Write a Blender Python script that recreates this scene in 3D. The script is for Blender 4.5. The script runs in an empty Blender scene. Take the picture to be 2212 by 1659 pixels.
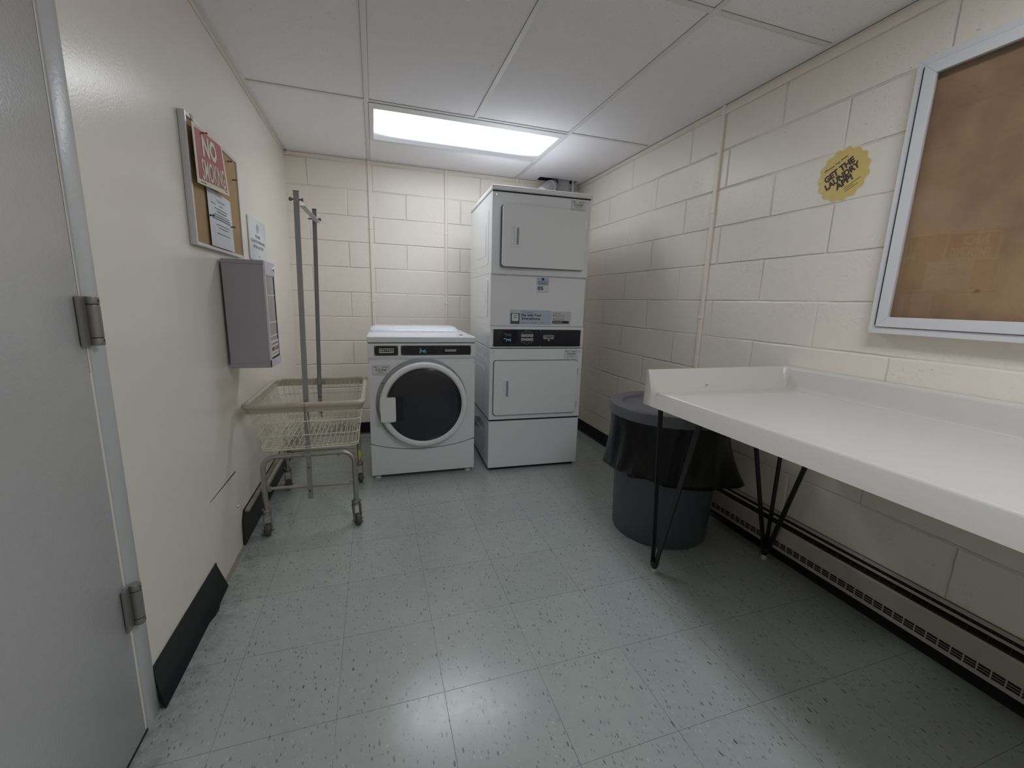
import bpy, bmesh, math, random
from mathutils import Vector, Matrix
random.seed(7)
COL = bpy.context.scene.collection
SC = bpy.context.scene
PI = math.pi

# ------------------------------------------------------------------ camera
CAM = Vector((0.6038, -3.7539, 1.1715))
YAW, PITCH, ROLL, FPX = 0.3167, -0.1941, 0.0285, 907.5
W, H = 2.4167, 2.2257                       # room width (right wall plane), ceiling height
YF = -4.75                                  # wall behind the camera
fw = Vector((math.sin(YAW)*math.cos(PITCH), math.cos(YAW)*math.cos(PITCH), math.sin(PITCH)))
r0 = Vector((math.cos(YAW), -math.sin(YAW), 0)); u0 = r0.cross(fw)
rt = r0*math.cos(ROLL)+u0*math.sin(ROLL); up = -r0*math.sin(ROLL)+u0*math.cos(ROLL)
cd = bpy.data.cameras.new('camera'); cam = bpy.data.objects.new('camera', cd); COL.objects.link(cam)
M = Matrix((rt, up, -fw)).transposed().to_4x4(); M.translation = CAM
cam.matrix_world = M
cd.sensor_fit = 'HORIZONTAL'; cd.sensor_width = 36; cd.lens = FPX/2212*36; cd.clip_start = 0.02
SC.camera = cam
# ------------------------------------------------------------------ world, exposure
w = bpy.data.worlds.new('world'); SC.world = w; w.use_nodes = True
w.node_tree.nodes['Background'].inputs[0].default_value = (0.9, 0.93, 1, 1)
w.node_tree.nodes['Background'].inputs[1].default_value = 0.02
SC.view_settings.view_transform = 'Standard'; SC.view_settings.look = 'None'
SC.view_settings.exposure = 0.30; SC.view_settings.gamma = 1.0; SC.view_settings.use_curve_mapping = False
LAMP = 7.0                                  # strength of the fluorescent diffuser
try:
    SC.cycles.max_bounces = 10; SC.cycles.diffuse_bounces = 7; SC.cycles.caustics_reflective = False
    SC.cycles.sample_clamp_indirect = 6
except Exception: pass

# ------------------------------------------------------------------ materials
def mat(name, col, rough=0.5, metal=0.0, bump=0.0, bscale=80, spec=0.5, var=0.0, vscale=6, emit=None, estr=0, coat=0.0, detail=3):
    m = bpy.data.materials.new(name); m.use_nodes = True
    nt = m.node_tree; b = nt.nodes['Principled BSDF']
    b.inputs['Base Color'].default_value = (*col, 1); b.inputs['Roughness'].default_value = rough
    b.inputs['Metallic'].default_value = metal; b.inputs['Specular IOR Level'].default_value = spec
    b.inputs['Coat Weight'].default_value = coat
    tc = nt.nodes.new('ShaderNodeTexCoord')
    if bump:
        n = nt.nodes.new('ShaderNodeTexNoise'); n.inputs['Scale'].default_value = bscale; n.inputs['Detail'].default_value = detail
        nt.links.new(tc.outputs['Object'], n.inputs['Vector'])
        bp = nt.nodes.new('ShaderNodeBump'); bp.inputs['Strength'].default_value = 1.0; bp.inputs['Distance'].default_value = bump
        nt.links.new(n.outputs['Fac'], bp.inputs['Height']); nt.links.new(bp.outputs['Normal'], b.inputs['Normal'])
    if var:
        n = nt.nodes.new('ShaderNodeTexNoise'); n.inputs['Scale'].default_value = vscale; n.inputs['Detail'].default_value = 5
        nt.links.new(tc.outputs['Object'], n.inputs['Vector'])
        mx = nt.nodes.new('ShaderNodeMix'); mx.data_type = 'RGBA'
        mx.inputs['A'].default_value = (*[c*(1-var) for c in col], 1); mx.inputs['B'].default_value = (*[min(1, c*(1+var)) for c in col], 1)
        nt.links.new(n.outputs['Fac'], mx.inputs['Factor']); nt.links.new(mx.outputs['Result'], b.inputs['Base Color'])
    if emit:
        b.inputs['Emission Color'].default_value = (*emit, 1); b.inputs['Emission Strength'].default_value = estr
    return m

class NT:
    """tiny node helper"""
    def __init__(s, name):
        s.m = bpy.data.materials.new(name); s.m.use_nodes = True; s.t = s.m.node_tree; s.b = s.t.nodes['Principled BSDF']
    def n(s, typ, **kw):
        x = s.t.nodes.new(typ)
        for k, v in kw.items(): setattr(x, k, v)
        return x
    def l(s, a, b): s.t.links.new(a, b)
    def math(s, op, a, b=0.0, c=None, clamp=False):
        x = s.n('ShaderNodeMath', operation=op); x.use_clamp = clamp
        for i, v in enumerate((a, b, c)):
            if v is None: continue
            if isinstance(v, (int, float)): x.inputs[i].default_value = v
            else: s.l(v, x.inputs[i])
        return x.outputs[0]
    def mix(s, f, a, b):
        x = s.n('ShaderNodeMix', data_type='RGBA')
        for k, v in (('Factor', f), ('A', a), ('B', b)):
            if isinstance(v, tuple): x.inputs[k].default_value = (*v, 1)
            elif isinstance(v, (int, float)): x.inputs[k].default_value = v
            else: s.l(v, x.inputs[k])
        return x.outputs['Result']
    def noise(s, vec, scale, detail=3, rough=0.5):
        x = s.n('ShaderNodeTexNoise'); x.inputs['Scale'].default_value = scale; x.inputs['Detail'].default_value = detail
        x.inputs['Roughness'].default_value = rough
        s.l(vec, x.inputs['Vector']); return x.outputs['Fac']
    def ramp(s, v, lo, hi):
        x = s.n('ShaderNodeMapRange'); x.inputs['From Min'].default_value = lo; x.inputs['From Max'].default_value = hi
        x.interpolation_type = 'SMOOTHSTEP'
        s.l(v, x.inputs['Value']); return x.outputs['Result']
    def bump(s, h, dist, normal=None):
        x = s.n('ShaderNodeBump'); x.inputs['Distance'].default_value = dist
        s.l(h, x.inputs['Height'])
        if normal is not None: s.l(normal, x.inputs['Normal'])
        return x.outputs['Normal']

def block_wall(name, col, axis, sign, shift, width, off, joints=None):
    """painted concrete blocks: courses 0.1978 m, joints tooled, pitted faces"""
    q = NT(name); tc = q.n('ShaderNodeTexCoord'); sp = q.n('ShaderNodeSeparateXYZ'); q.l(tc.outputs['Object'], sp.inputs[0])
    a = sp.outputs[axis]
    u = q.math('MULTIPLY_ADD', a, sign, shift + 20*width)
    v = q.math('ADD', sp.outputs['Z'], -0.0194 + 20*0.1978)
    wob = q.noise(tc.outputs['Object'], 5, 2)
    wv = q.math('MULTIPLY_ADD', wob, 0.008, -0.004)
    wh = q.noise(tc.outputs['Object'], 30, 2)
    wv2 = q.math('MULTIPLY_ADD', wh, 0.003, -0.0015)
    v = q.math('ADD', q.math('ADD', v, wv), wv2); u = q.math('ADD', u, wv2)
    cb = q.n('ShaderNodeCombineXYZ'); q.l(u, cb.inputs[0]); q.l(v, cb.inputs[1])
    br = q.n('ShaderNodeTexBrick'); br.offset = off; br.offset_frequency = 2; br.squash = 1
    br.inputs['Scale'].default_value = 1; br.inputs['Mortar Size'].default_value = 0.0075
    br.inputs['Mortar Smooth'].default_value = 1.0; br.inputs['Brick Width'].default_value = width; br.inputs['Row Height'].default_value = 0.1978
    q.l(cb.outputs[0], br.inputs['Vector'])
    fac = br.outputs['Fac']
    if joints:      # this wall's head joints are not evenly spaced: two lists for alternate courses
        hv = q.math('FRACT', q.math('MULTIPLY', v, 1/0.1978)); hd = q.math('MULTIPLY', q.math('MINIMUM', hv, q.math('SUBTRACT', 1.0, hv)), 0.1978)
        row = q.math('MODULO', q.math('FLOOR', q.math('MULTIPLY', v, 1/0.1978)), 2.0)      # 1 on odd courses
        ds = []
        for lst in joints:
            d = None
            for xj in lst:
                e_ = q.math('ABSOLUTE', q.math('SUBTRACT', q.math('ADD', a, wv2), xj)); d = e_ if d is None else q.math('MINIMUM', d, e_)
            ds.append(d)
        vd = q.math('ADD', q.math('MULTIPLY', ds[0], row), q.math('MULTIPLY', ds[1], q.math('SUBTRACT', 1.0, row)))
        fac = q.math('SUBTRACT', 1.0, q.ramp(q.math('MINIMUM', hd, vd), 0.0005, 0.0075))
    # joints of uneven depth: thick paint fills some of them
    dep = q.ramp(q.noise(tc.outputs['Object'], 1.6, 2), 0.33, 0.62)
    dep = q.math('MULTIPLY_ADD', dep, 0.75, 0.25)
    joint = q.math('MULTIPLY', fac, dep)
    pits = q.ramp(q.noise(tc.outputs['Object'], 95, 3, 0.6), 0.66, 0.74)
    area = q.ramp(q.noise(tc.outputs['Object'], 2.3, 2), 0.45, 0.62)
    pits = q.math('MULTIPLY', pits, area)
    rough_ = q.noise(tc.outputs['Object'], 60, 4, 0.6)
    roll = q.noise(tc.outputs['Object'], 220, 2)
    h = q.math('MULTIPLY', joint, -1.0)
    h = q.math('MULTIPLY_ADD', pits, -0.45, h)
    h = q.math('MULTIPLY_ADD', q.math('MULTIPLY', rough_, q.math('MULTIPLY_ADD', area, .7, .3)), 0.55, h)
    h = q.math('MULTIPLY_ADD', roll, 0.06, h)
    q.l(q.bump(h, 0.0048), q.b.inputs['Normal'])
    c = q.mix(q.noise(tc.outputs['Object'], 1.7, 4), tuple(x*0.95 for x in col), tuple(min(1, x*1.04) for x in col))
    c = q.mix(q.math('MULTIPLY', joint, 0.05), c, (0.42, 0.38, 0.30))
    sp2 = q.ramp(q.noise(tc.outputs['Object'], 26, 2), 0.80, 0.84)
    c = q.mix(q.math('MULTIPLY', sp2, 0.6), c, (0.22, 0.19, 0.16))
    q.l(c, q.b.inputs['Base Color']); q.b.inputs['Roughness'].default_value = 0.33
    q.b.inputs['Specular IOR Level'].default_value = 0.5
    return q.m

CREAM = (0.83, 0.782, 0.697)
M_back = block_wall('painted_block_back', CREAM, 'X', 1, -0.424, 0.4515, 0.61, ([-.03, .424, .8755, 1.33, 1.70, 2.11], [.145, .618, 1.212, 1.50, 1.93, 2.38]))
M_right = block_wall('painted_block_right', CREAM, 'Y', -1, 0.0062, 0.603, 0.5)
M_front = block_wall('painted_block_front', CREAM, 'X', 1, 0, 0.4515, 0.5)

q = NT('painted_plaster'); tc = q.n('ShaderNodeTexCoord')
hh = q.math('ADD', q.noise(tc.outputs['Object'], 150, 3), q.math('MULTIPLY', q.noise(tc.outputs['Object'], 9, 2), 1.5))
q.l(q.bump(hh, 0.00028), q.b.inputs['Normal'])
c = q.mix(q.noise(tc.outputs['Object'], 2.5, 4), tuple(x*0.97 for x in CREAM), tuple(x*1.03 for x in CREAM))
sc_ = q.ramp(q.noise(tc.outputs['Object'], 38, 2), 0.80, 0.84)
c = q.mix(q.math('MULTIPLY', sc_, 0.35), c, (0.35, 0.31, 0.26))
q.l(c, q.b.inputs['Base Color']); q.b.inputs['Roughness'].default_value = 0.24; q.b.inputs['Specular IOR Level'].default_value = 0.5
M_plaster = q.m

q = NT('vinyl_tile_floor'); tc = q.n('ShaderNodeTexCoord'); sp = q.n('ShaderNodeSeparateXYZ'); q.l(tc.outputs['Object'], sp.inputs[0])
T = 0.3048
ux = q.math('MULTIPLY_ADD', sp.outputs['X'], 1/T, -0.768/T + 20); vy = q.math('MULTIPLY_ADD', sp.outputs['Y'], 1/T, 2.3736/T + 20)
def edge(vv):
    f = q.math('FRACT', vv); return q.math('MINIMUM', f, q.math('SUBTRACT', 1.0, f))
e = q.math('MINIMUM', edge(ux), edge(vy)); seam = q.math('SUBTRACT', 1.0, q.ramp(e, 0.0008, 0.0036))
seam = q.math('MULTIPLY', seam, q.math('MULTIPLY_ADD', q.noise(tc.outputs['Object'], 3, 3), 0.9, 0.25), clamp=True)
cell = q.n('ShaderNodeCombineXYZ'); q.l(q.math('FLOOR', ux), cell.inputs[0]); q.l(q.math('FLOOR', vy), cell.inputs[1])
wn = q.n('ShaderNodeTexWhiteNoise', noise_dimensions='3D'); q.l(cell.outputs[0], wn.inputs['Vector'])
base = q.mix(q.noise(tc.outputs['Object'], 14, 6, 0.65), (0.345, 0.382, 0.370), (0.435, 0.475, 0.458))
base = q.mix(q.math('MULTIPLY', wn.outputs['Value'], 0.28), base, (0.33, 0.355, 0.352))
def flecks(scale, stretch, thr, seedoff, lo):
    mp = q.n('ShaderNodeMapping'); mp.inputs['Scale'].default_value = (scale, scale*stretch, 1); mp.inputs['Location'].default_value = (seedoff, seedoff*1.7, seedoff)
    mp.inputs['Rotation'].default_value = (0, 0, 0.12)
    dn = q.n('ShaderNodeTexNoise'); dn.inputs['Scale'].default_value = 90; q.l(tc.outputs['Object'], dn.inputs['Vector'])
    va = q.n('ShaderNodeVectorMath', operation='MULTIPLY_ADD'); q.l(dn.outputs['Color'], va.inputs[0]); va.inputs[1].default_value = (0.005, 0.005, 0); q.l(tc.outputs['Object'], va.inputs[2])
    q.l(va.outputs[0], mp.inputs['Vector'])
    vo = q.n('ShaderNodeTexVoronoi', voronoi_dimensions='2D'); vo.inputs['Scale'].default_value = 1; q.l(mp.outputs[0], vo.inputs['Vector'])
    s3 = q.n('ShaderNodeSeparateColor'); q.l(vo.outputs['Color'], s3.inputs[0])
    rad = q.math('MULTIPLY', q.math('POWER', s3.outputs[1], 2.0), thr)
    inside = q.math('LESS_THAN', vo.outputs['Distance'], rad)
    return q.math('MULTIPLY', inside, q.math('GREATER_THAN', s3.outputs[0], lo)), s3.outputs[2]
f1, r1 = flecks(150, 0.34, 0.34, 3.1, 0.66)
f2, r2 = flecks(165, 0.34, 0.30, 9.7, 0.74)
f3, r3 = flecks(80, 0.32, 0.22, 5.3, 0.76)
c = q.mix(q.math('MULTIPLY', f1, q.math('MULTIPLY_ADD', r1, 0.5, 0.35)), base, (0.12, 0.135, 0.13))
c = q.mix(q.math('MULTIPLY', f2, q.math('MULTIPLY_ADD', r2, 0.5, 0.2)), c, (0.62, 0.64, 0.62))
c = q.mix(q.math('MULTIPLY', f3, q.math('MULTIPLY_ADD', r3, 0.55, 0.3)), c, (0.07, 0.08, 0.085))
c = q.mix(q.math('MULTIPLY', seam, 0.85), c, (0.055, 0.05, 0.045))
# dirt collected beside the left wall, under the cart and below the heater
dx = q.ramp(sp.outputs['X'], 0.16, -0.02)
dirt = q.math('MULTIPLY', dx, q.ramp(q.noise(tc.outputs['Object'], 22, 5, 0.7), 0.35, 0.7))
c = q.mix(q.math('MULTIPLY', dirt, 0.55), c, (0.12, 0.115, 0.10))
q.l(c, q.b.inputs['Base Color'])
rg = q.math('MULTIPLY_ADD', q.noise(tc.outputs['Object'], 30, 6, 0.75), 0.20, 0.09)
q.l(rg, q.b.inputs['Roughness'])
hb = q.math('MULTIPLY_ADD', seam, -1.0, q.math('MULTIPLY', q.noise(tc.outputs['Object'], 260, 4, 0.7), 0.22))
q.l(q.bump(hb, 0.00035), q.b.inputs['Normal']); q.b.inputs['Specular IOR Level'].default_value = 0.5
M_floor = q.m

q = NT('acoustic_tile'); tc = q.n('ShaderNodeTexCoord')
mp = q.n('ShaderNodeMapping'); mp.inputs['Scale'].default_value = (1, 1, 1); q.l(tc.outputs['Object'], mp.inputs['Vector'])
fis = q.ramp(q.noise(mp.outputs[0], 190, 3, 0.55), 0.65, 0.72)
c = q.mix(fis, (0.88, 0.865, 0.885), (0.62, 0.62, 0.62))
q.l(c, q.b.inputs['Base Color']); q.b.inputs['Roughness'].default_value = 0.9
q.l(q.bump(q.math('MULTIPLY_ADD', fis, -1.0, q.math('MULTIPLY', q.noise(tc.outputs['Object'], 300, 3), 0.5)), 0.001), q.b.inputs['Normal'])
M_ceil = q.m
M_grid = mat('ceiling_grid_paint', (0.74, 0.74, 0.735), 0.4)
M_gridd = mat('ceiling_gap', (0.05, 0.05, 0.05), 0.9)
M_trimc = mat('painted_trim', (0.82, 0.765, 0.68), 0.4, bump=0.0006, bscale=60, var=0.05)
M_base = mat('black_vinyl_base', (0.009, 0.009, 0.011), 0.45, spec=0.3, bump=0.0006, bscale=40)
M_basec = mat('dusty_ledge', (0.30, 0.27, 0.22), 0.8, var=0.25, vscale=40)
M_door = mat('grey_door_paint', (0.50, 0.495, 0.495), 0.22, bump=0.0005, bscale=170, var=0.02)
M_frame = mat('grey_frame_paint', (0.55, 0.555, 0.565), 0.30, bump=0.0005, bscale=120)
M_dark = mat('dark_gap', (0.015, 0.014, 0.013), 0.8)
M_gapbrown = mat('brown_gap', (0.16, 0.12, 0.09), 0.8)
M_hinge = mat('hinge_steel', (0.30, 0.295, 0.29), 0.38, 0.6, bump=0.0003, bscale=200)
M_white = mat('white_enamel', (0.78, 0.80, 0.84), 0.16, bump=0.0001, bscale=200, coat=0.3)
M_white2 = mat('white_powder_coat', (0.76, 0.775, 0.80), 0.28, bump=0.00012, bscale=250)
M_plast = mat('white_plastic', (0.80, 0.81, 0.82), 0.28)
M_top = mat('white_gloss_plastic', (0.76, 0.79, 0.86), 0.10, coat=0.3)
M_shadeg = mat('grey_shaded_face', (0.30, 0.31, 0.335), 0.4)  # grey holds the shade behind the doors and in the handle slots
M_black = mat('black_panel', (0.012, 0.012, 0.02), 0.22)
M_blackd = mat('black_display', (0.004, 0.005, 0.012), 0.08)
M_glassd = mat('dark_door_glass', (0.022, 0.023, 0.030), 0.14, var=0.3, vscale=6)
M_led = mat('led_digits', (0.1, 0.5, 0.6), 0.4, emit=(0.30, 0.75, 0.85), estr=0.30)
M_led2 = mat('led_digits_dim', (0.1, 0.3, 0.4), 0.4, emit=(0.2, 0.5, 0.6), estr=0.10)
M_key = mat('grey_keys', (0.45, 0.45, 0.45), 0.4)
M_ink = mat('black_ink', (0.02, 0.02, 0.03), 0.5)
M_inkg = mat('grey_ink', (0.16, 0.17, 0.18), 0.6)
M_silver = mat('bright_chrome', (0.75, 0.75, 0.75), 0.25, 0.9)
M_stick = mat('white_sticker_and_reflection', (0.66, 0.67, 0.68), 0.35)
M_stickb = mat('pale_blue_sticker', (0.42, 0.50, 0.60), 0.35)
M_stickg = mat('pale_sticker', (0.56, 0.56, 0.57), 0.35)
M_phone = mat('charcoal_print', (0.055, 0.05, 0.07), 0.4)
M_redp = mat('red_print', (0.42, 0.07, 0.05), 0.5)
M_gold = mat('gold_sticker', (0.72, 0.54, 0.18), 0.16, bump=0.0016, bscale=16, coat=0.5)
M_brown = mat('dark_brown_ink', (0.045, 0.02, 0.03), 0.4)
M_edge = mat('clear_sticker_edge', (0.80, 0.76, 0.62), 0.1)
M_chrome = mat('worn_chrome', (0.42, 0.40, 0.375), 0.36, 0.85, bump=0.0004, bscale=120, var=0.25, vscale=25)
M_pole = mat('zinc_channel', (0.34, 0.34, 0.345), 0.42, 0.7, bump=0.0003, bscale=100, var=0.12, vscale=18)
M_bar = mat('white_angle_bar', (0.62, 0.63, 0.62), 0.4)
M_rim = mat('beige_vinyl_bumper', (0.46, 0.41, 0.325), 0.45, var=0.12, vscale=9, bump=0.0004, bscale=60)
M_wire = mat('cream_coated_wire', (0.70, 0.66, 0.54), 0.35, var=0.08, vscale=20)
M_rubber = mat('grey_rubber', (0.085, 0.08, 0.08), 0.6, var=0.3, vscale=40, bump=0.0006, bscale=90)
M_fork = mat('tarnished_fork', (0.30, 0.27, 0.24), 0.45, 0.75, var=0.35, vscale=40, bump=0.0004, bscale=90)
M_lint = mat('dark_lint', (0.05, 0.045, 0.04), 0.95)
M_yel = mat('yellow_plastic', (0.62, 0.55, 0.10), 0.4)
M_cab = mat('lilac_grey_steel', (0.335, 0.315, 0.345), 0.38, bump=0.0002, bscale=200)
M_cabf = mat('pale_lilac_steel', (0.60, 0.58, 0.64), 0.3)
M_alu = mat('brushed_aluminium', (0.60, 0.61, 0.62), 0.34, 0.55, bump=0.0002, bscale=150)
M_aluw = mat('satin_aluminium', (0.74, 0.745, 0.77), 0.36, 0.2)
M_cork = mat('cork', (0.42, 0.275, 0.135), 0.85, var=0.16, vscale=120, bump=0.0006, bscale=260)
M_paper = mat('white_paper', (0.70, 0.71, 0.74), 0.7)
M_cream_p = mat('cream_card', (0.66, 0.62, 0.50), 0.6)
M_redc = mat('faded_red_ink', (0.40, 0.06, 0.07), 0.5)
M_signw = mat('white_plastic_sign', (0.70, 0.72, 0.745), 0.25)
M_pin = mat('dark_green_pin', (0.015, 0.035, 0.032), 0.35)
M_pinr = mat('red_pin', (0.45, 0.02, 0.03), 0.3)
M_table = mat('off_white_fibreglass', (0.60, 0.585, 0.55), 0.30, bump=0.0003, bscale=6)
M_leg = mat('black_steel', (0.010, 0.010, 0.011), 0.4)
M_foot = mat('translucent_foot', (0.45, 0.45, 0.43), 0.4)
M_can = mat('grey_can_plastic', (0.075, 0.08, 0.098), 0.42, bump=0.0003, bscale=100)
M_lid = mat('grey_lid_plastic', (0.125, 0.128, 0.148), 0.42, bump=0.0003, bscale=90)
M_heat = mat('heater_enamel', (0.42, 0.40, 0.37), 0.4, var=0.12, vscale=12)
M_heatd = mat('heater_dark', (0.02, 0.018, 0.016), 0.6)
M_fin = mat('heater_fin', (0.10, 0.095, 0.09), 0.5, 0.6)
M_galv = mat('galvanised_duct', (0.42, 0.42, 0.45), 0.45, 0.35, var=0.2, vscale=30)
M_tape = mat('foil_tape', (0.72, 0.71, 0.72), 0.35, 0.2, bump=0.002, bscale=60)

q = NT('black_bag'); tc = q.n('ShaderNodeTexCoord')
mp = q.n('ShaderNodeMapping'); mp.inputs['Scale'].default_value = (1, 1, 0.32); q.l(tc.outputs['Object'], mp.inputs['Vector'])
hb = q.math('ADD', q.noise(mp.outputs[0], 12, 4, 0.6), q.math('MULTIPLY', q.noise(tc.outputs['Object'], 40, 3), 0.25))
q.l(q.bump(hb, 0.006), q.b.inputs['Normal'])
q.b.inputs['Base Color'].default_value = (0.006, 0.006, 0.008, 1); q.b.inputs['Roughness'].default_value = 0.30; q.b.inputs['Specular IOR Level'].default_value = 0.3
M_bag = q.m

q = NT('display_cork'); tc = q.n('ShaderNodeTexCoord')
c = q.mix(q.ramp(q.noise(tc.outputs['Object'], 3.2, 5, .6), .3, .7), (0.30, 0.165, 0.095), (0.56, 0.35, 0.18))
c = q.mix(q.math('MULTIPLY', q.noise(tc.outputs['Object'], 220, 3), 0.5), c, (0.32, 0.19, 0.11))
c = q.mix(q.math('MULTIPLY', q.ramp(q.noise(tc.outputs['Object'], 9.5, 3), 0.70, 0.76), 0.7), c, (0.08, 0.035, 0.02))
c = q.mix(q.ramp(q.noise(tc.outputs['Object'], 17, 1), 0.815, 0.825), c, (0.62, 0.50, 0.28))
q.l(c, q.b.inputs['Base Color']); q.b.inputs['Roughness'].default_value = 0.9
M_cork2 = q.m

q = NT('case_glass')
tr = q.n('ShaderNodeBsdfTransparent'); gl = q.n('ShaderNodeBsdfGlossy'); gl.inputs['Roughness'].default_value = 0.015
gl.inputs['Color'].default_value = (1, 1, 1, 1); tr.inputs['Color'].default_value = (0.93, 0.93, 0.93, 1)
fr = q.n('ShaderNodeFresnel'); fr.inputs['IOR'].default_value = 1.5; ge = q.n('ShaderNodeNewGeometry')
mx = q.n('ShaderNodeMixShader'); q.l(q.math('MULTIPLY', q.math('MULTIPLY', fr.outputs[0], 1.6, clamp=True), q.math('SUBTRACT', 1.0, ge.outputs['Backfacing'])), mx.inputs[0]); q.l(tr.outputs[0], mx.inputs[1]); q.l(gl.outputs[0], mx.inputs[2])
q.l(mx.outputs[0], q.t.nodes['Material Output'].inputs['Surface'])
M_glass = q.m

# fluorescent diffuser: brighter where the tubes run, dimmer to its ends and back edge
def lamp_mat(name, strength):
    q = NT(name); tc = q.n('ShaderNodeTexCoord'); sp = q.n('ShaderNodeSeparateXYZ'); q.l(tc.outputs['Object'], sp.inputs[0])
    ax = q.math('ABSOLUTE', sp.outputs['X']); ay = sp.outputs['Y']; tb = None
    for yc in (-0.15, 0.03):
        d = q.math('ABSOLUTE', q.math('SUBTRACT', ay, yc)); g = q.math('SUBTRACT', 1.0, q.ramp(d, 0.0, 0.155))
        tb = g if tb is None else q.math('MAXIMUM', tb, g)
    endf = q.math('SUBTRACT', 1.0, q.ramp(ax, 0.36, 0.57))
    st = q.math('MULTIPLY_ADD', q.math('MULTIPLY', tb, q.math('MULTIPLY_ADD', endf, 0.88, 0.12)), 1.0, 0.042)
    em = q.n('ShaderNodeEmission'); em.inputs['Color'].default_value = (0.90, 0.94, 1.0, 1)
    q.l(q.math('MULTIPLY', st, strength), em.inputs['Strength'])
    q.l(em.outputs[0], q.t.nodes['Material Output'].inputs['Surface'])
    return q.m
M_lamp = lamp_mat('lit_diffuser', LAMP*1.38); M_lamp_fill = lamp_mat('lit_diffuser_fill', LAMP*1.95)  # second diffuser belongs to the added fill light behind the camera

# ------------------------------------------------------------------ mesh builder
def lean(z): return -0.021*(1 - z/H)                      # the left wall leans out a little towards the floor
def V(*a): return Vector(a)
class MB:
    def __init__(s): s.bm = bmesh.new(); s.ms = []
    def mi(s, m):
        if m not in s.ms: s.ms.append(m)
        return s.ms.index(m)
    def faces(s, vs, fs, m):
        i = s.mi(m); b = [s.bm.verts.new(v) for v in vs]; out = []
        for f in fs:
            try:
                x = s.bm.faces.new([b[k] for k in f]); x.material_index = i; out.append(x)
            except ValueError: pass
        return b, out
    def box(s, x0, y0, z0, x1, y1, z1, m, bev=0.0, seg=2):
        x0, x1 = sorted((x0, x1)); y0, y1 = sorted((y0, y1)); z0, z1 = sorted((z0, z1))
        vs = [(x, y, z) for z in (z0, z1) for y in (y0, y1) for x in (x0, x1)]
        fs = [(0, 2, 3, 1), (4, 5, 7, 6), (0, 1, 5, 4), (2, 6, 7, 3), (0, 4, 6, 2), (1, 3, 7, 5)]
        b, f = s.faces(vs, fs, m)
        if bev:
            es = list({e for x in f for e in x.edges})
            r = bmesh.ops.bevel(s.bm, geom=es, offset=bev, segments=seg, profile=0.5, affect='EDGES', clamp_overlap=True)
            for x in r['faces']: x.material_index = s.mi(m)
        return s
    def bar(s, p0, p1, wd, th, m, side=None):
        """flat bar from p0 to p1, wide along side, th thick"""
        p0, p1 = Vector(p0), Vector(p1); d = (p1-p0).normalized()
        sd = Vector(side) if side is not None else (V(0, 0, 1) if abs(d.z) < .9 else V(1, 0, 0))
        sd = (sd - d*sd.dot(d)).normalized(); t = d.cross(sd)
        vs = []
        for p in (p0, p1):
            for a, b in ((-1, -1), (1, -1), (1, 1), (-1, 1)): vs.append(p+sd*a*wd/2+t*b*th/2)
        s.faces(vs, [(0, 1, 2, 3), (4, 7, 6, 5), (0, 4, 5, 1), (1, 5, 6, 2), (2, 6, 7, 3), (3, 7, 4, 0)], m); return s
    def tube(s, pts, r, m, seg=10, closed=False, caps=True):
        pts = [Vector(p) for p in pts]; n = len(pts)
        rr = r if isinstance(r, (list, tuple)) else [r]*n
        ts = []
        for i in range(n):
            a = pts[(i-1) % n] if (closed or i > 0) else pts[i]; b = pts[(i+1) % n] if (closed or i < n-1) else pts[i]
            ts.append((b-a).normalized())
        ref = V(0, 0, 1) if abs(ts[0].z) < 0.9 else V(1, 0, 0)
        nrm = (ref - ts[0]*ref.dot(ts[0])).normalized(); rings = []; i_m = s.mi(m)
        for i in range(n):
            nrm = (nrm - ts[i]*nrm.dot(ts[i])).normalized(); bn = ts[i].cross(nrm)
            rings.append([s.bm.verts.new(pts[i]+(nrm*math.cos(2*PI*k/seg)+bn*math.sin(2*PI*k/seg))*rr[i]) for k in range(seg)])
        m_ = n if closed else n-1
        for i in range(m_):
            A, B = rings[i], rings[(i+1) % n]
            for k in range(seg):
                f = s.bm.faces.new((A[k], A[(k+1) % seg], B[(k+1) % seg], B[k])); f.material_index = i_m
        if caps and not closed:
            for R in (rings[0][::-1], rings[-1]):
                f = s.bm.faces.new(R); f.material_index = i_m
        return s
    def lathe(s, prof, c, m, seg=48, axis='Z', fn=None):
        """prof: list of (radius, height); fn(ang, r, h)->(r,h) may disturb it"""
        i_m = s.mi(m); rings = []
        for (r, h) in prof:
            ring = []
            for k in range(seg):
                a = 2*PI*k/seg; rr, hh = fn(a, r, h) if fn else (r, h)
                if axis == 'Z': p = V(c[0]+rr*math.cos(a), c[1]+rr*math.sin(a), c[2]+hh)
                elif axis == 'Y': p = V(c[0]+rr*math.cos(a), c[1]+hh, c[2]+rr*math.sin(a))
                else: p = V(c[0]+hh, c[1]+rr*math.cos(a), c[2]+rr*math.sin(a))
                ring.append(s.bm.verts.new(p))
            rings.append(ring)
        for A, B in zip(rings, rings[1:]):
            for k in range(seg):
                f = s.bm.faces.new((A[k], A[(k+1) % seg], B[(k+1) % seg], B[k])); f.material_index = i_m
        for R, flip in ((rings[0], True), (rings[-1], False)):
            if fn is None or True:
                rad = (R[0].co-R[len(R)//2].co).length
                if rad < 0.0005:
                    bmesh.ops.remove_doubles(s.bm, verts=R, dist=0.001)
        return s
    def disc(s, c, r, m, axis='Y', seg=32, sgn=-1):
        i_m = s.mi(m); vs = []
        for k in range(seg):
            a = 2*PI*k/seg
            o = {'Y': V(math.cos(a), 0, math.sin(a)), 'X': V(0, math.cos(a), math.sin(a)), 'Z': V(math.cos(a), math.sin(a), 0)}[axis]
            vs.append(s.bm.verts.new(Vector(c)+o*r))
        f = s.bm.faces.new(vs); f.material_index = i_m; return s
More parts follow.
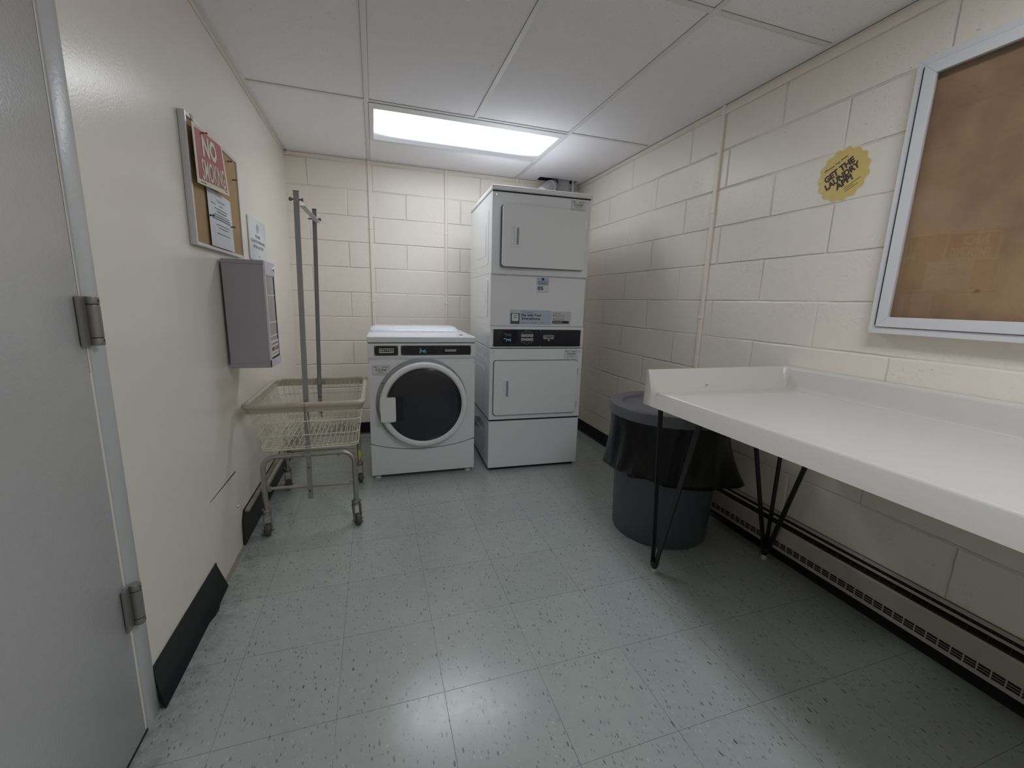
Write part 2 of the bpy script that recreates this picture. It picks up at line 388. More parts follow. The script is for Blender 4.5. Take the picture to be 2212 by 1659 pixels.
    def prism(s, poly, axis, a0, a1, m, bev=0.0):
        """poly of 2-D points extruded along axis: X:(y,z) Y:(x,z) Z:(x,y)"""
        def P(p, a): return {'X': (a, p[0], p[1]), 'Y': (p[0], a, p[1]), 'Z': (p[0], p[1], a)}[axis]
        n = len(poly); vs = [P(p, a0) for p in poly]+[P(p, a1) for p in poly]
        fs = [tuple(range(n))[::-1], tuple(range(n, 2*n))]+[(k, (k+1) % n, n+(k+1) % n, n+k) for k in range(n)]
        b, f = s.faces(vs, fs, m)
        if bev:
            es = list({e for x in f[:2] for e in x.edges})
            r = bmesh.ops.bevel(s.bm, geom=es, offset=bev, segments=2, profile=0.5, affect='EDGES', clamp_overlap=True)
            for x in r['faces']: x.material_index = s.mi(m)
        return s
    def quad(s, o, u, v, m):
        o, u, v = Vector(o), Vector(u), Vector(v)
        s.faces([o, o+u, o+u+v, o+v], [(0, 1, 2, 3)], m); return s
    def plate(s, o, u, v, n, m):
        """thin slab with corner o, edges u, v and thickness vector n (outward)"""
        o, u, v, n = Vector(o), Vector(u), Vector(v), Vector(n)
        vs = [o, o+u, o+u+v, o+v, o+n, o+u+n, o+u+v+n, o+v+n]
        s.faces(vs, [(3, 2, 1, 0), (4, 5, 6, 7), (0, 1, 5, 4), (1, 2, 6, 5), (2, 3, 7, 6), (3, 0, 4, 7)], m); return s
    def text(s, body, o, u, v, width, height, m, bold=0.0, align='L', serif=False):
        """lettering lying in the plane of u (reading direction) and v (up); o = baseline start (or centre)"""
        cu = bpy.data.curves.new('t', 'FONT'); cu.body = body; cu.size = 1; cu.offset = bold; cu.resolution_u = 3
        ob = bpy.data.objects.new('t', cu); COL.objects.link(ob)
        dg = bpy.context.evaluated_depsgraph_get(); me = ob.evaluated_get(dg).to_mesh()
        xs = [p.co.x for p in me.vertices]; ys = [p.co.y for p in me.vertices]
        if xs:
            x0, x1 = min(xs), max(xs); cap = 0.73
            sx = width/(x1-x0); sy = height/cap
            u, v, o = Vector(u).normalized(), Vector(v).normalized(), Vector(o)
            if align == 'C': o = o - u*width/2
            vs = [o+u*((p.co.x-x0)*sx)+v*(p.co.y*sy) for p in me.vertices]
            s.faces(vs, [tuple(p.vertices) for p in me.polygons], m)
        ob.evaluated_get(dg).to_mesh_clear(); bpy.data.objects.remove(ob); bpy.data.curves.remove(cu)
        return s
    def build(s, name, parent=None, lab=None, smooth=40, leaning=False, wn=True, recalc=True):
        if leaning:
            for v in s.bm.verts: v.co.x += lean(v.co.z)
        off = Vector(parent['_off']) if parent is not None and '_off' in parent else None
        if off is not None:
            for v in s.bm.verts: v.co -= off
        if recalc: bmesh.ops.recalc_face_normals(s.bm, faces=s.bm.faces)
        me = bpy.data.meshes.new(name); s.bm.to_mesh(me); s.bm.free()
        for m in s.ms: me.materials.append(m)
        for p in me.polygons: p.use_smooth = True
        me.set_sharp_from_angle(angle=math.radians(smooth))
        o = bpy.data.objects.new(name, me); COL.objects.link(o)
        if wn and len(me.polygons) < 4000:
            md = o.modifiers.new('wn', 'WEIGHTED_NORMAL'); md.keep_sharp = True
        if parent is not None:
            o.parent = parent
            if off is not None: o['_off'] = list(off)
        if lab: o['label'] = lab
        return o

def thing(name, label, cat, loc, rotz=0.0, group=None, off=None):
    """Empty at a thing's base; its parts are drawn in world coordinates (or, with off, in their own frame)"""
    o = bpy.data.objects.new(name, None); COL.objects.link(o); o.empty_display_size = 0.05
    o.location = loc; o.rotation_euler = (0, 0, rotz)
    o['label'] = label; o['category'] = cat
    if group: o['group'] = group
    o['_off'] = list(off if off is not None else loc)
    return o
def tag(o, label, cat, group=None):
    o['label'] = label; o['category'] = cat
    if group: o['group'] = group
    return o
def struct(o): o['kind'] = 'structure'; return o
def recentre(o):
    """move a single-mesh thing's origin to the middle of its base"""
    me = o.data; xs = [v.co for v in me.vertices]
    lo = Vector([min(c[i] for c in xs) for i in range(3)]); hi = Vector([max(c[i] for c in xs) for i in range(3)])
    c = Vector(((lo.x+hi.x)/2, (lo.y+hi.y)/2, lo.z)); me.transform(Matrix.Translation(-c)); o.location = c
    return o
def rrect(x0, z0, x1, z1, r, n=5):
    pts = []
    for cx, cz, a0 in ((x1-r, z1-r, 0), (x0+r, z1-r, PI/2), (x0+r, z0+r, PI), (x1-r, z0+r, 3*PI/2)):
        for k in range(n+1):
            a = a0+PI/2*k/n; pts.append((cx+r*math.cos(a), cz+r*math.sin(a)))
    return pts
UX, UY, UZ = V(1, 0, 0), V(0, 1, 0), V(0, 0, 1)

# ================================================================== ROOM SHELL
b = MB(); b.box(-0.2, YF-0.1, -0.1, W+0.1, 0.1, 0, M_floor); struct(b.build('floor', wn=False))
b = MB()
b.faces([(lean(0), YF, 0), (lean(0), 0.0, 0), (0, 0.0, H+.1), (0, YF, H+.1), (-.2, YF, 0), (-.2, 0.1, 0), (-.2, 0.1, H+.1), (-.2, YF, H+.1), (lean(0), .1, 0), (0, .1, H+.1)],
        [(0, 1, 2, 3), (4, 7, 6, 5), (1, 8, 9, 2), (0, 3, 7, 4), (3, 2, 9, 6, 7), (8, 5, 6, 9), (0, 4, 5, 8, 1)], M_plaster)
struct(b.build('wall_left', wn=False))
b = MB(); b.box(-0.02, 0, 0, W, 0.1, H+.1, M_back); struct(b.build('wall_back', wn=False))
b = MB(); b.box(W, YF, 0, W+0.1, 0.1, H+.1, M_right); struct(b.build('wall_right', wn=False))
b = MB(); b.box(-0.2, YF-0.1, 0, W+.1, YF, H+.1, M_front); struct(b.build('wall_front', wn=False))
# ceiling with the hole cut for the dryer duct
GX, GY, G = 0.5985, -1.074, 0.6096
hx0, hx1, hy = 2.0, 2.36, -0.115
b = MB()
for x0, x1, y0, y1 in ((-.1, hx0, YF, 0.05), (hx0, hx1, YF, hy), (hx1, W+.05, YF, .05)):
    b.box(x0, y0, H+.004, x1, y1, H+.02, M_ceil)
struct(b.build('ceiling', wn=False))
b = MB(); b.box(hx0-.05, hy-.05, H+.1, hx1+.04, .05, H+.12, M_dark); b.box(hx0-.05, hy-.05, H+.02, hx0-.04, .05, H+.12, M_dark); b.box(hx0-.05, hy-.05, H+.02, hx1+.04, hy-.04, H+.12, M_dark); b.box(hx0-.05, -.01, H+.0, hx1+.04, 0, H+.12, M_dark)
struct(b.build('ceiling_plenum', wn=False))
# exposed tee grid
b = MB(); gw = 0.012
def tee(x0, y0, x1, y1):
    b.box(x0, y0, H-(.001 if x1-x0 < y1-y0 else .0003), x1, y1, H+.006, M_grid, 0.0002)
    for s_ in (0, 1):
        if x1-x0 < y1-y0: xx = x0 if s_ == 0 else x1; b.box(xx-.001, y0, H+.0032, xx+.001, y1, H+.0045, M_gridd)
        else: yy = y0 if s_ == 0 else y1; b.box(x0, yy-.001, H+.0032, x1, yy+.001, H+.0045, M_gridd)
for k in (0, 1, 2):
    x = GX+k*G
    if k == 1: tee(x-gw, YF, x+gw, GY)
    else: tee(x-gw, YF, x+gw, 0)
for k in range(4):
    y = GY-2*G*k; tee(0, y-gw, W, y+gw)
tee(GX, -0.466-gw, GX+2*G, -0.466+gw)
struct(b.build('trim_1', wn=False))
b = MB()      # wall angle round the room
for a in ((0, YF, .024, 0), (0, -.022, W, 0), (W-.022, YF, W, 0)):
    b.box(a[0], a[1], H-.002, a[2], a[3], H+.005, M_grid, .001)
b.box(0, -.004, H-.022, W, 0, H, M_trimc); b.box(W-.004, YF, H-.024, W, 0, H, M_trimc); b.box(0, YF, H-.02, .003, 0, H, M_trimc)
b.box(W-.012, -4.7, H-.05, W, -1.74, H-.018, M_trimc, .003)
b.box(0.0, -.0055, H-.003, hx0, -.0005, H-.0005, M_dark); b.box(W-.0055, YF, H-.003, W-.0005, 0, H-.0005, M_dark)
struct(b.build('trim_2', wn=False))

# painted vertical raceways
def raceway(x, y, z0, label, right=False):
    b = MB()
    if right: b.box(W-.014, y-.012, z0, W, y+.012, H-.002, M_trimc, .004)
    else: b.box(x-.011, -.014, z0, x+.011, 0, H-.002, M_trimc, .004)
    for z in (1.1, 1.68):
        if not right and z < z0+.1: continue
        if right: b.box(W-.017, y-.014, z, W, y+.014, z+.018, M_trimc, .004)
        elif z > 1: b.box(x-.013, -.017, z+.03, x+.013, 0, z+.045, M_trimc, .004)
    o = b.build('wire_raceway'); recentre(o); return tag(o, label, 'wire cover', 'painted wire raceways on the block walls')
raceway(0.597, 0, 0.30, 'cream vertical wire cover rising behind the left edge of the washer')
raceway(1.204, 0, 0.30, 'cream vertical wire cover on the back wall between washer and dryers')
raceway(1.823, 0, 1.6, 'short cream wire cover above the stacked dryers')
raceway(0, -1.738, 0.26, 'cream vertical wire cover on the right wall above the folding table', True)

# baseboards
b = MB(); b.box(0, -.006, 0, W, 0, 0.10, M_base, .002); b.prism([(-.018, 0), (-.006, .012), (0, .012), (0, 0)], 'X', 0, W, M_base); struct(b.build('baseboard_back'))
b = MB(); b.box(W-.006, YF, 0, W, -.006, .10, M_base, .002); b.prism([(W-.02, 0), (W-.006, .014), (W, .014), (W, 0)], 'Y', YF, -.006, M_base); struct(b.build('baseboard_right'))
# left: two torn lengths with bare wall between them
def torn(y0, outline, name, bul):
    b = MB(); n = len(outline)
    outer = []
    for (y, z) in outline: outer.append((0.006+bul(y, z), y, z))
    inner = [(0.0, y, z) for (y, z) in outline]
    b.faces(inner+outer, [tuple(range(n)), tuple(range(2*n-1, n-1, -1))]+[(k, (k+1) % n, n+(k+1) % n, n+k) for k in range(n)], M_base)
    return struct(b.build(name, leaning=True, smooth=20, wn=False))
b = MB()
YA, YB = -2.508, -2.032
N = 14; rows = []
for i in range(N+1):
    t = i/N; y = YA+(YB-YA)*t
    endpull = max(0, (t-.72)/.28)
    zt = .142 - .004*t + (0.0 if t < .95 else 0)
    prof = [(0.0, zt), (.004, zt), (.005, .10), (.006+.004*endpull, .05), (.008+.006*endpull, .02), (.020+.010*math.sin(PI*min(1, endpull*1.2)), .0)]
    ys = [y-(.055 if i == N else 0)*(1 if k < 2 else 0) + (0.0 if i < N else [0.0, 0.0, -.045, -.03, -.008, 0.0][k]) for k in range(6)]
    if i == N: ys = [-2.004, -2.004, -2.022, -2.026, -1.985, -1.955]
    rows.append([(p[0], yy, p[1]) for p, yy in zip(prof, ys)])
vs = [p for r_ in rows for p in r_]; fs = []
for i in range(N):
    for k in range(5): fs.append((i*6+k, i*6+k+1, (i+1)*6+k+1, (i+1)*6+k))
fs.append(tuple(range(6))); fs.append(tuple(N*6+k for k in range(6))[::-1])
b.faces(vs, fs, M_base); struct(b.build('baseboard_left', leaning=True, smooth=60, wn=False))
b = MB()
b.faces([(0, -1.665, .0), (0, -1.655, .13), (0, -1.63, .168), (0, 0, .165), (0, 0, 0), (.007, -1.672, .0), (.007, -1.66, .06), (.007, -1.668, .10), (.006, -1.64, .135), (.005, -1.61, .15), (.005, -.006, .15), (.012, -.006, 0)],
        [(5, 6, 7, 8, 9, 10, 11), (0, 1, 2, 9, 8, 7, 6, 5), (2, 3, 10, 9), (0, 5, 11, 4)], M_base)
b.box(0.0, -1.61, .148, .022, -.006, .160, M_basec, .003)
struct(b.build('baseboard_left', leaning=True, smooth=20, wn=False))
# bare glued strip where the base is missing
b = MB(); b.prism([(-.004, 0), (-.004, .012), (.006, .010), (.012, 0)], 'Y', -1.99, -1.665, M_basec)
struct(b.build('trim_3', leaning=True, wn=False))

# ------------------------------------------------------------------ door on the left
b = MB()
b.box(-.03, -3.485, 0.008, 0.001, -2.5755, 2.03, M_door, .001)
d_ = struct(b.build('door_1', leaning=True, wn=False))
def hinge(z0, z1):
    b = MB(); x, y = .017, -2.562; r = .0125; dz = z1-z0
    zs = [z0, z0+.16*dz, z0+.84*dz, z1]
    for a, c_ in zip(zs, zs[1:]):
        b.lathe([(0, a), (r*.9, a), (r, a+.002), (r, c_-.003), (r*.9, c_-.001), (0, c_-.001)], (x, y, 0), M_hinge, 20)
    for a in zs[1:3]: b.lathe([(r*.93, a-.003), (r*.93, a+.002)], (x, y, 0), M_dark, 20)
    b.box(0.004, -2.597, z0, .010, y-.004, z1, M_hinge, .0008)
    b.box(0.006, y-.006, z0+.17*dz, .016, y, z0+.83*dz, M_hinge)
    b.disc((x+r+.0003, y-.001, z0+.1*dz), .0022, M_dark, 'X', 8); b.disc((x+r+.0003, y-.002, z1-.09*dz), .0026, M_dark, 'X', 8)
    o = b.build('hinge', d_, 'grey steel barrel hinge', leaning=True); return o
hinge(1.048, 1.157); hinge(.328, .442); hinge(1.765, 1.875)
b = MB(); b.lathe([(0, 0), (.026, 0), (.026, .008), (.012, .012), (.012, .045), (.027, .055), (.03, .07), (.02, .082), (0, .083)], (.006, -3.42, 1.0), M_hinge, 24, 'X')
b.build('knob', d_, 'round steel door knob', leaning=True)
b = MB()
b.box(-.02, -2.566, 0, .003, -2.507, 2.09, M_frame, .001); b.box(-.02, -3.56, 0, .003, -3.494, 2.09, M_frame, .001); b.box(-.02, -3.56, 2.035, .003, -2.507, 2.09, M_frame, .001)
b.box(-.03, -2.5755, 0, -.0012, -2.566, 2.035, M_gapbrown); b.box(-.03, -2.5752, 0, -.0004, -2.5722, 2.035, M_dark); b.box(-.03, -3.56, 0, .0012, -2.507, .009, M_dark)  # near-flush brown and dark strips fill the door gap
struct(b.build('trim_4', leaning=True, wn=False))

# ------------------------------------------------------------------ ceiling light
def troffer(y0, label, lm, along=False):
    """2x4 lay-in fluorescent light; y0 is its edge nearest the back wall"""
    dy = y0+.466
    t = thing('ceiling_light', label, 'ceiling light', (1.21, -.739+dy, H-.003), group=None)
    b = MB()
    LX0, LX1, LY0, LY1 = GX+gw, GX+2*G-gw, GY+gw+dy, -0.466-gw+dy
    ix0, ix1, iy0, iy1 = .636, 1.786, -.992+dy, -.487+dy
    for a in ((LX0, LY0, LX1, iy0), (LX0, iy1, LX1, LY1), (LX0, iy0, ix0, iy1), (ix1, iy0, LX1, iy1)):
        b.box(a[0], a[1], H-.004, a[2], a[3], H+.02, M_grid, .001)
    b.box(LX0-.001, LY0-.001, H-.0015, LX1+.001, LY0+.002, H+.0, M_gridd); b.box(LX0-.001, LY0, H-.0035, LX0+.003, LY1, H-.001, M_gridd)
    b.build('frame', t)
    b = MB(); b.quad((-.575, -.2525, 0), (1.15, 0, 0), (0, .505, 0), lm)
    o = b.build('diffuser', None, 'glowing white diffuser', wn=False, recalc=False); o.location = (.001, -.0005, .0035); o.parent = t
    if along: t.rotation_euler = (0, 0, PI/2); t.location = (GX+1.5*G, GY-3*G*1.0-2*G+G, H-.003)
troffer(-.466, 'lit fluorescent ceiling light above the washer', M_lamp)
troffer(-.466-6*G, 'added fluorescent fill light behind the camera, out of view', M_lamp_fill, True)  # unseen light added to brighten the machine fronts and near walls

# ================================================================== WASHER
WW, WD = .674, .69
ang = math.radians(-1.2); ox, oy = .5535, -1.036
def place(ox, oy, w_, d_, ang):
    c = Vector((w_/2, d_/2, 0)); R = Matrix.Rotation(ang, 3, 'Z'); p = R @ c; return (ox+p.x, oy+p.y, 0), (w_/2, d_/2, 0)
loc, off = place(ox, oy, WW, WD, ang)
t = thing('washing_machine', 'white front-loading washer with a round dark door beside the cart', 'washing machine', loc, ang, off=off)
fr = lambda X: X-ox            # world x -> local x
b = MB()
b.box(0, .012, .235, WW, WD, .885, M_white2, .006)
b.box(0, -.004, .812, WW, .03, .895, M_white2, .005)
b.prism([(.03, .76), (-.004, .80), (-.006, .815), (.03, .82)], 'X', .0, WW, M_white2)
b.box(.004, .004, .755, WW-.004, .03, .805, M_white2, .003)
# front skin, arched lower edge
arch = []
for k in range(21):
    x = WW*k/20; tt = 2*x/WW-1; arch.append((x, .198+.05*tt*tt*abs(tt)**.3))
pol = arch+[(WW, .762), (0, .762)]
b.prism(pol, 'Y', .0, .02, M_white2, .003)
b.build('cabinet', t)
b = MB()
kick = [(0, .028), (WW, .028)]+[(x, z-.006) for x, z in arch[::-1]]
b.prism(kick, 'Y', .002, .022, M_white2, .003); b.box(.0, .02, .03, WW, WD, .24, M_white2, .004)
b.prism([(x, z+.0025) for x, z in arch]+[(x, z-.008) for x, z in arch[::-1]], 'Y', .004, .012, M_inkg)
b.build('kick_panel', t)
b = MB(); b.box(-.004, -.008, .899, WW+.004, WD, .937, M_white2, .007, 3); b.box(.004, .0, .892, WW-.004, WD-.01, .900, M_dark)
b.build('top_panel', t)
# raised rounded hood at the back of the top
b = MB(); L0, L1 = .014, WW-.042; nS = 14; prof = []
for k in range(nS+1):
    a = PI*k/nS; prof.append((math.cos(a), math.sin(a)))
xs = [L0, L0+.006, L0+.03]+[L0+.03+(L1-L0-.085)*k/6 for k in range(1, 7)]+[L1-.03, L1-.012, L1-.002, L1]
vs = []; 
for i, x in enumerate(xs):
    e = 1.0
    if x > L1-.05: e = math.sqrt(max(.02, 1-((x-(L1-.05))/.05)**2))
    if x < L0+.03: e = .75+.25*((x-L0)/.03)
    yc, rr, hz = .475, .155, .046
    for (cx_, sx_) in prof:
        vs.append((x, yc-cx_*rr*(.6+.4*e), .935+sx_**.75*hz*e if sx_ > 0 else .935))
n_ = nS+1; fs = []
for i in range(len(xs)-1):
    for k in range(nS): fs.append((i*n_+k, i*n_+k+1, (i+1)*n_+k+1, (i+1)*n_+k))
fs.append(tuple(range(n_))); fs.append(tuple((len(xs)-1)*n_+k for k in range(n_))[::-1])
b.faces(vs, fs, M_top); b.lathe([(0, 0), (.012, 0), (.012, .003), (.009, .003), (.009, .001), (0, .001)], (.60, .12, .937), M_inkg, 20)
b.build('dispenser_hood', t, 'glossy white rounded hood', smooth=60)
def screws(b, pts, y, r=.0042, m=M_silver):
    for x, z in pts: b.lathe([(0, -.003), (r*.7, -.0027), (r, 0)], (x, y, z), m, 10, 'Y')
b = MB(); x0, x1, z0, z1 = fr(.594), fr(.736), .819, .880
b.prism(rrect(x0-.003, z0-.003, x1+.003, z1+.003, .003), 'Y', -.006, -.003, M_white2); b.prism(rrect(x0, z0, x1, z1, .003), 'Y', -.008, -.004, M_black)
screws(b, [(x0+.006, z0+.006), (x1-.006, z0+.006), (x0+.006, z1-.006), (x1-.006, z1-.006)], -.008, .003)
def maytag(b, xc, zc, wd, hg, y):
    b.prism(rrect(xc-wd/2, zc-hg/2, xc+wd/2, zc+hg/2, .003), 'Y', y-.002, y, M_silver)
    b.prism(rrect(xc-wd/2+.003, zc-hg/2+.0055, xc+wd/2-.003, zc+hg/2-.003, .002), 'Y', y-.003, y-.001, M_black)
    b.text('MAYTAG', (xc, y-.0034, zc-hg*.17), UX, UZ, wd*.86, hg*.46, M_silver, .01, 'C')
maytag(b, fr(.666), .850, .086, .028, -.008)
b.build('name_badge', t, 'black badge plate with raised silver lettering')
b = MB(); x0, x1, z0, z1 = fr(.753), fr(1.197), .820, .881
b.prism(rrect(x0-.003, z0-.003, x1+.003, z1+.003, .003), 'Y', -.006, -.003, M_white2); b.prism(rrect(x0, z0, x1, z1, .003), 'Y', -.008, -.004, M_black)
screws(b, [(x0+.006, z0+.006), (x1-.006, z0+.006), (x0+.006, z1-.006), (x1-.006, z1-.006)], -.008, .003)
b.box(fr(.915)-.055, -.0085, z0+.008, fr(.915)+.045, -.008, z1-.004, M_blackd)
cpw = b.build('control_panel', t, 'black control strip')
def digits(b, s_, o, u, h, m):
    seg = {'2': 'abged', '4': 'fgbc', '5': 'afgcd'}
    wd = h*.52; th = h*.11; x = 0; u = Vector(u)
    P = {'a': ((0, h), (wd, h)), 'b': ((wd, h), (wd, h/2)), 'c': ((wd, h/2), (wd, 0)), 'd': ((0, 0), (wd, 0)), 'e': ((0, 0), (0, h/2)), 'f': ((0, h/2), (0, h)), 'g': ((0, h/2), (wd, h/2))}
    for ch in s_:
        for c_ in seg[ch]:
            (a0, b0), (a1, b1) = P[c_]; p0 = Vector(o)+u*(x+a0)+UZ*b0; p1 = Vector(o)+u*(x+a1)+UZ*b1
            d = (p1-p0).normalized(); b.bar(p0+d*th*.6, p1-d*th*.6, th, .0006, m, side=d.cross(V(0, 1, 0)))
        x += h*.85
b = MB(); digits(b, '245', (fr(.868), -.0095, .836), UX, .017, M_led); b.bar((fr(.866), -.0095, .861), (fr(.880), -.0095, .861), .003, .0006, M_led2, UZ)
b.build('digits', cpw, 'glowing pale cyan digits 245', wn=False)
b = MB()
b.prism(rrect(fr(1.018), .832, fr(1.110), .868, .003), 'Y', -.0092, -.008, M_blackd)
for k in range(3): b.prism(rrect(fr(1.028)+k*.0245, .842, fr(1.028)+k*.0245+.023, .856, .002), 'Y', -.0105, -.009, M_key)
for k in range(3): b.box(fr(1.032)+k*.0245, -.0108, .8475, fr(1.032)+k*.0245+.015, -.0104, .8505, M_ink)
b.box(fr(1.125), -.0088, .826, fr(1.185), -.008, .872, M_blackd)
b.build('buttons', cpw, 'three small grey keys')
# id sticker
def id_sticker(parent, xc, zc, wd, hg, y, num):
    b = MB(); u, v = UX, UZ
    b.prism(rrect(xc-wd/2, zc-hg/2, xc+wd/2, zc+hg/2, .003), 'Y', y-.0006, y, M_inkg)
    b.prism(rrect(xc-wd/2+.0012, zc-hg/2+.0012, xc+wd/2-.0012, zc+hg/2-.0012, .002), 'Y', y-.001, y-.0002, M_stick)
    yy = y-.0014
    b.text('CMC-F', (xc-wd*.42, yy, zc+hg*.28), u, v, wd*.27, hg*.12, M_ink, .02)
    b.box(xc+wd*.02, yy, zc+hg*.29, xc+wd*.42, yy+.0003, zc+hg*.35, M_inkg)
    b.text(num, (xc, yy, zc-hg*.08), u, v, wd*.64, hg*.22, M_ink, .02, 'C')
    b.box(xc-wd*.28, yy, zc+hg*.18, xc+wd*.30, yy+.0003, zc+hg*.195, M_inkg)
    b.box(xc-wd*.28, yy, zc-hg*.16, xc+wd*.30, yy+.0003, zc-hg*.135, M_inkg)
    b.box(xc-wd*.13, yy, zc-hg*.25, xc+wd*.15, yy+.0003, zc-hg*.22, M_inkg)
    b.box(xc-wd*.4, yy, zc-hg*.38, xc+wd*.38, yy+.0003, zc-hg*.355, M_inkg)
    return b.build('sticker', parent, 'small machine number sticker reading '+num, wn=False)
id_sticker(t, fr(.630), .726, .106, .062, -.0005, '712-FVF')
# door
DX, DZ = fr(.887), .503
b = MB(); b.lathe([(.292, .0), (.290, -.006), (.272, -.012), (.25, -.012)], (DX-.004, 0, DZ+.004), M_shadeg, 72, 'Y')  # ring coloured grey for the shade behind the door
b.box(fr(.632), -.012, .640, fr(.652), -.006, .650, M_inkg, .003)
b.build('door_surround', t, 'ring behind the door with its shade painted grey')
b = MB(); b.lathe([(.272, -.010), (.279, -.026), (.277, -.044), (.268, -.053), (.252, -.056), (.243, -.050), (.238, -.040)], (DX+.004, 0, DZ-.002), M_plast, 72, 'Y')
dr = b.build('door', t, 'white plastic door ring', smooth=30)
b = MB(); b.lathe([(.242, -.040), (.236, -.047), (.21, -.050), (.12, -.054), (.0, -.056)], (DX+.006, 0, DZ-.004), M_glassd, 72, 'Y')
b.build('door_glass', dr, 'dark round door glass', smooth=60)
b = MB(); hx0_, hx1_ = fr(.620), fr(.712)
b.prism(rrect(hx0_, .405, hx1_, .562, .010), 'Y', -.068, -.045, M_plast, .004)
b.prism([(hx1_-.004, .415), (hx1_+.028, .405), (hx1_+.046, .42), (hx1_+.046, .555), (hx1_+.028, .565), (hx1_-.004, .555)], 'Y', -.060, -.050, M_blackd, .003)
b.build('handle', dr, 'white door handle with a dark finger well')
for (x, y, nm) in ((.038, .04, 0), (WW-.038, .04, 1), (.05, WD-.05, 2), (WW-.05, WD-.05, 3)):
    b = MB(); b.lathe([(0, 0), (.019, 0), (.021, .005), (.019, .012), (.007, .014), (.007, .032), (0, .032)], (x, y, 0), M_plast, 20); b.build('foot', t)

# ================================================================== STACKED DRYERS
DW, DD = .665, .78
ang = math.radians(-2.5); ox, oy = 1.3195, -1.082
loc, off = place(ox, oy, DW, DD, ang)
t = thing('stacked_dryer', 'tall white double dryer stack in the back right corner', 'dryer', loc, ang, off=off)
fr = lambda X: X-ox
def side_emboss(b, z0, z1):
    # faint pressed rectangles in the side skin
    for i, (a0, a1, c0, c1) in enumerate(((.10, .62, z0+.06, z1-.08), (.17, .55, z0+.12, z1-.15))):
        b.prism(rrect(a0, c0, a1, c1, .03), 'X', -.0015*(i+1), .004, M_white, .001)
b = MB(); b.box(0, .012, 1.343, DW, DD, 1.842, M_white, .006); b.box(0, 0, 1.341, DW, .03, 1.836, M_white2, .005)
side_emboss(b, 1.343, 1.842)
b.box(DW-.02, .02, 1.33, DW, DD, 1.35, M_white); b.build('upper_cabinet', t)
b = MB(); b.box(-.005, -.010, 1.843, DW+.005, DD, 1.873, M_white2, .007, 3); b.box(.004, .004, 1.836, DW-.004, DD-.01, 1.845, M_dark); b.build('top_lid', t)
b = MB(); b.box(0, .008, 1.012, DW-.004, .04, 1.334, M_white2, .004); b.box(0.002, .02, 1.006, DW-.002, DD, 1.345, M_white, .004)
side_emboss(b, 1.0, 1.40)
b.lathe([(0, -.002), (.003, -.001), (.004, 0)], (DW/2, .008, 1.018), M_silver, 10, 'Y'); b.build('service_panel', t)
b = MB(); b.box(0, .004, .866, DW, .03, 1.006, M_white2, .003); b.box(0.003, .02, .862, DW-.003, DD, 1.012, M_white, .004); b.build('middle_cabinet', t)
b = MB(); b.box(.0, .012, .368, DW, DD, .860, M_white, .005); b.box(0, 0, .372, DW, .03, .858, M_white2, .005); side_emboss(b, .37, .86); b.build('lower_cabinet', t)
b = MB(); b.box(0, .004, .022, DW, DD-.02, .360, M_white2, .005); b.box(.004, .012, .352, DW-.004, DD-.03, .372, M_dark); side_emboss(b, .02, .40); b.build('base_panel', t)
b = MB(); b.box(.02, .03, 0, DW-.02, DD-.04, .022, M_dark); b.build('plinth', t)
# seam shadows come from gaps above, some darkened by a dark strip inside; screws
for p in [(.025, 1.818), (DW-.025, 1.815), (.022, .842), (DW-.022, .838)]: b = MB(); screws(b, [p], 0, .0065); b.build('screw', t)
for p in [(.016, .985), (DW-.016, .982), (.016, .886), (DW-.014, .884)]: b = MB(); screws(b, [p], .004, .004, M_inkg); b.build('screw', t)
def dryer_door(x0, x1, z0, z1, th, hx, hz0, hz1, lab, ajar=0.0):
    def swing(b):
        for v in b.bm.verts: v.co.y -= max(0, x1-v.co.x)*ajar
    b = MB(); b.prism(rrect(x0-.005, z0-.006, x1+.006, z1+.005, .020), 'Y', -.0025, .0005, M_shadeg if ajar else M_inkg); b.prism(rrect(x0, z0, x1, z1, .017), 'Y', -th, -.003, M_white2, .004)  # backing sheet carries the door-edge shade in its colour
    if ajar: [v.co.__setattr__('y', v.co.y-max(0, x1-v.co.x)*ajar) for v in b.bm.verts if v.co.y < -.0029]
    dd = b.build('door', t, lab)
    b = MB(); b.prism(rrect(hx-.020, hz0-.010, hx+.042, hz1+.010, .005), 'Y', -th-.003, -th+.001, M_white2, .001)
    b.prism(rrect(hx-.012, hz0-.003, hx+.034, hz1+.003, .004), 'Y', -th-.0045, -th-.0028, M_white, .0006)
    b.prism([(hx-.004, hz0+.002), (hx+.010, hz0+.010), (hx+.010, hz1-.010), (hx-.004, hz1-.002)], 'Y', -th-.016, -th-.003, M_white2, .003)
    b.prism(rrect(hx+.010, hz0+.010, hx+.028, hz1-.010, .001), 'Y', -th-.0052, -th-.003, M_shadeg)  # slot shade painted as a grey face
    swing(b)
    b.build('handle', dd, 'recessed white pull handle')
    for zc in (z0+.055, z1-.08):
        b = MB(); b.tube([(x1+.006, -th*.7, zc-.022), (x1+.006, -th*.7, zc+.022)], .004, M_silver, 8); b.box(x1+.006, -.004, zc-.022, x1+.014, 0, zc+.022, M_white2)
        b.build('hinge', dd, 'small steel door hinge')
dryer_door(fr(1.378), fr(1.944), 1.388, 1.757, .030, fr(1.452), 1.512, 1.632, 'thick white upper dryer door, not quite shut', .045)
dryer_door(fr(1.347), fr(1.945), .410, .780, .018, fr(1.418), .528, .655, 'flat white lower dryer door')
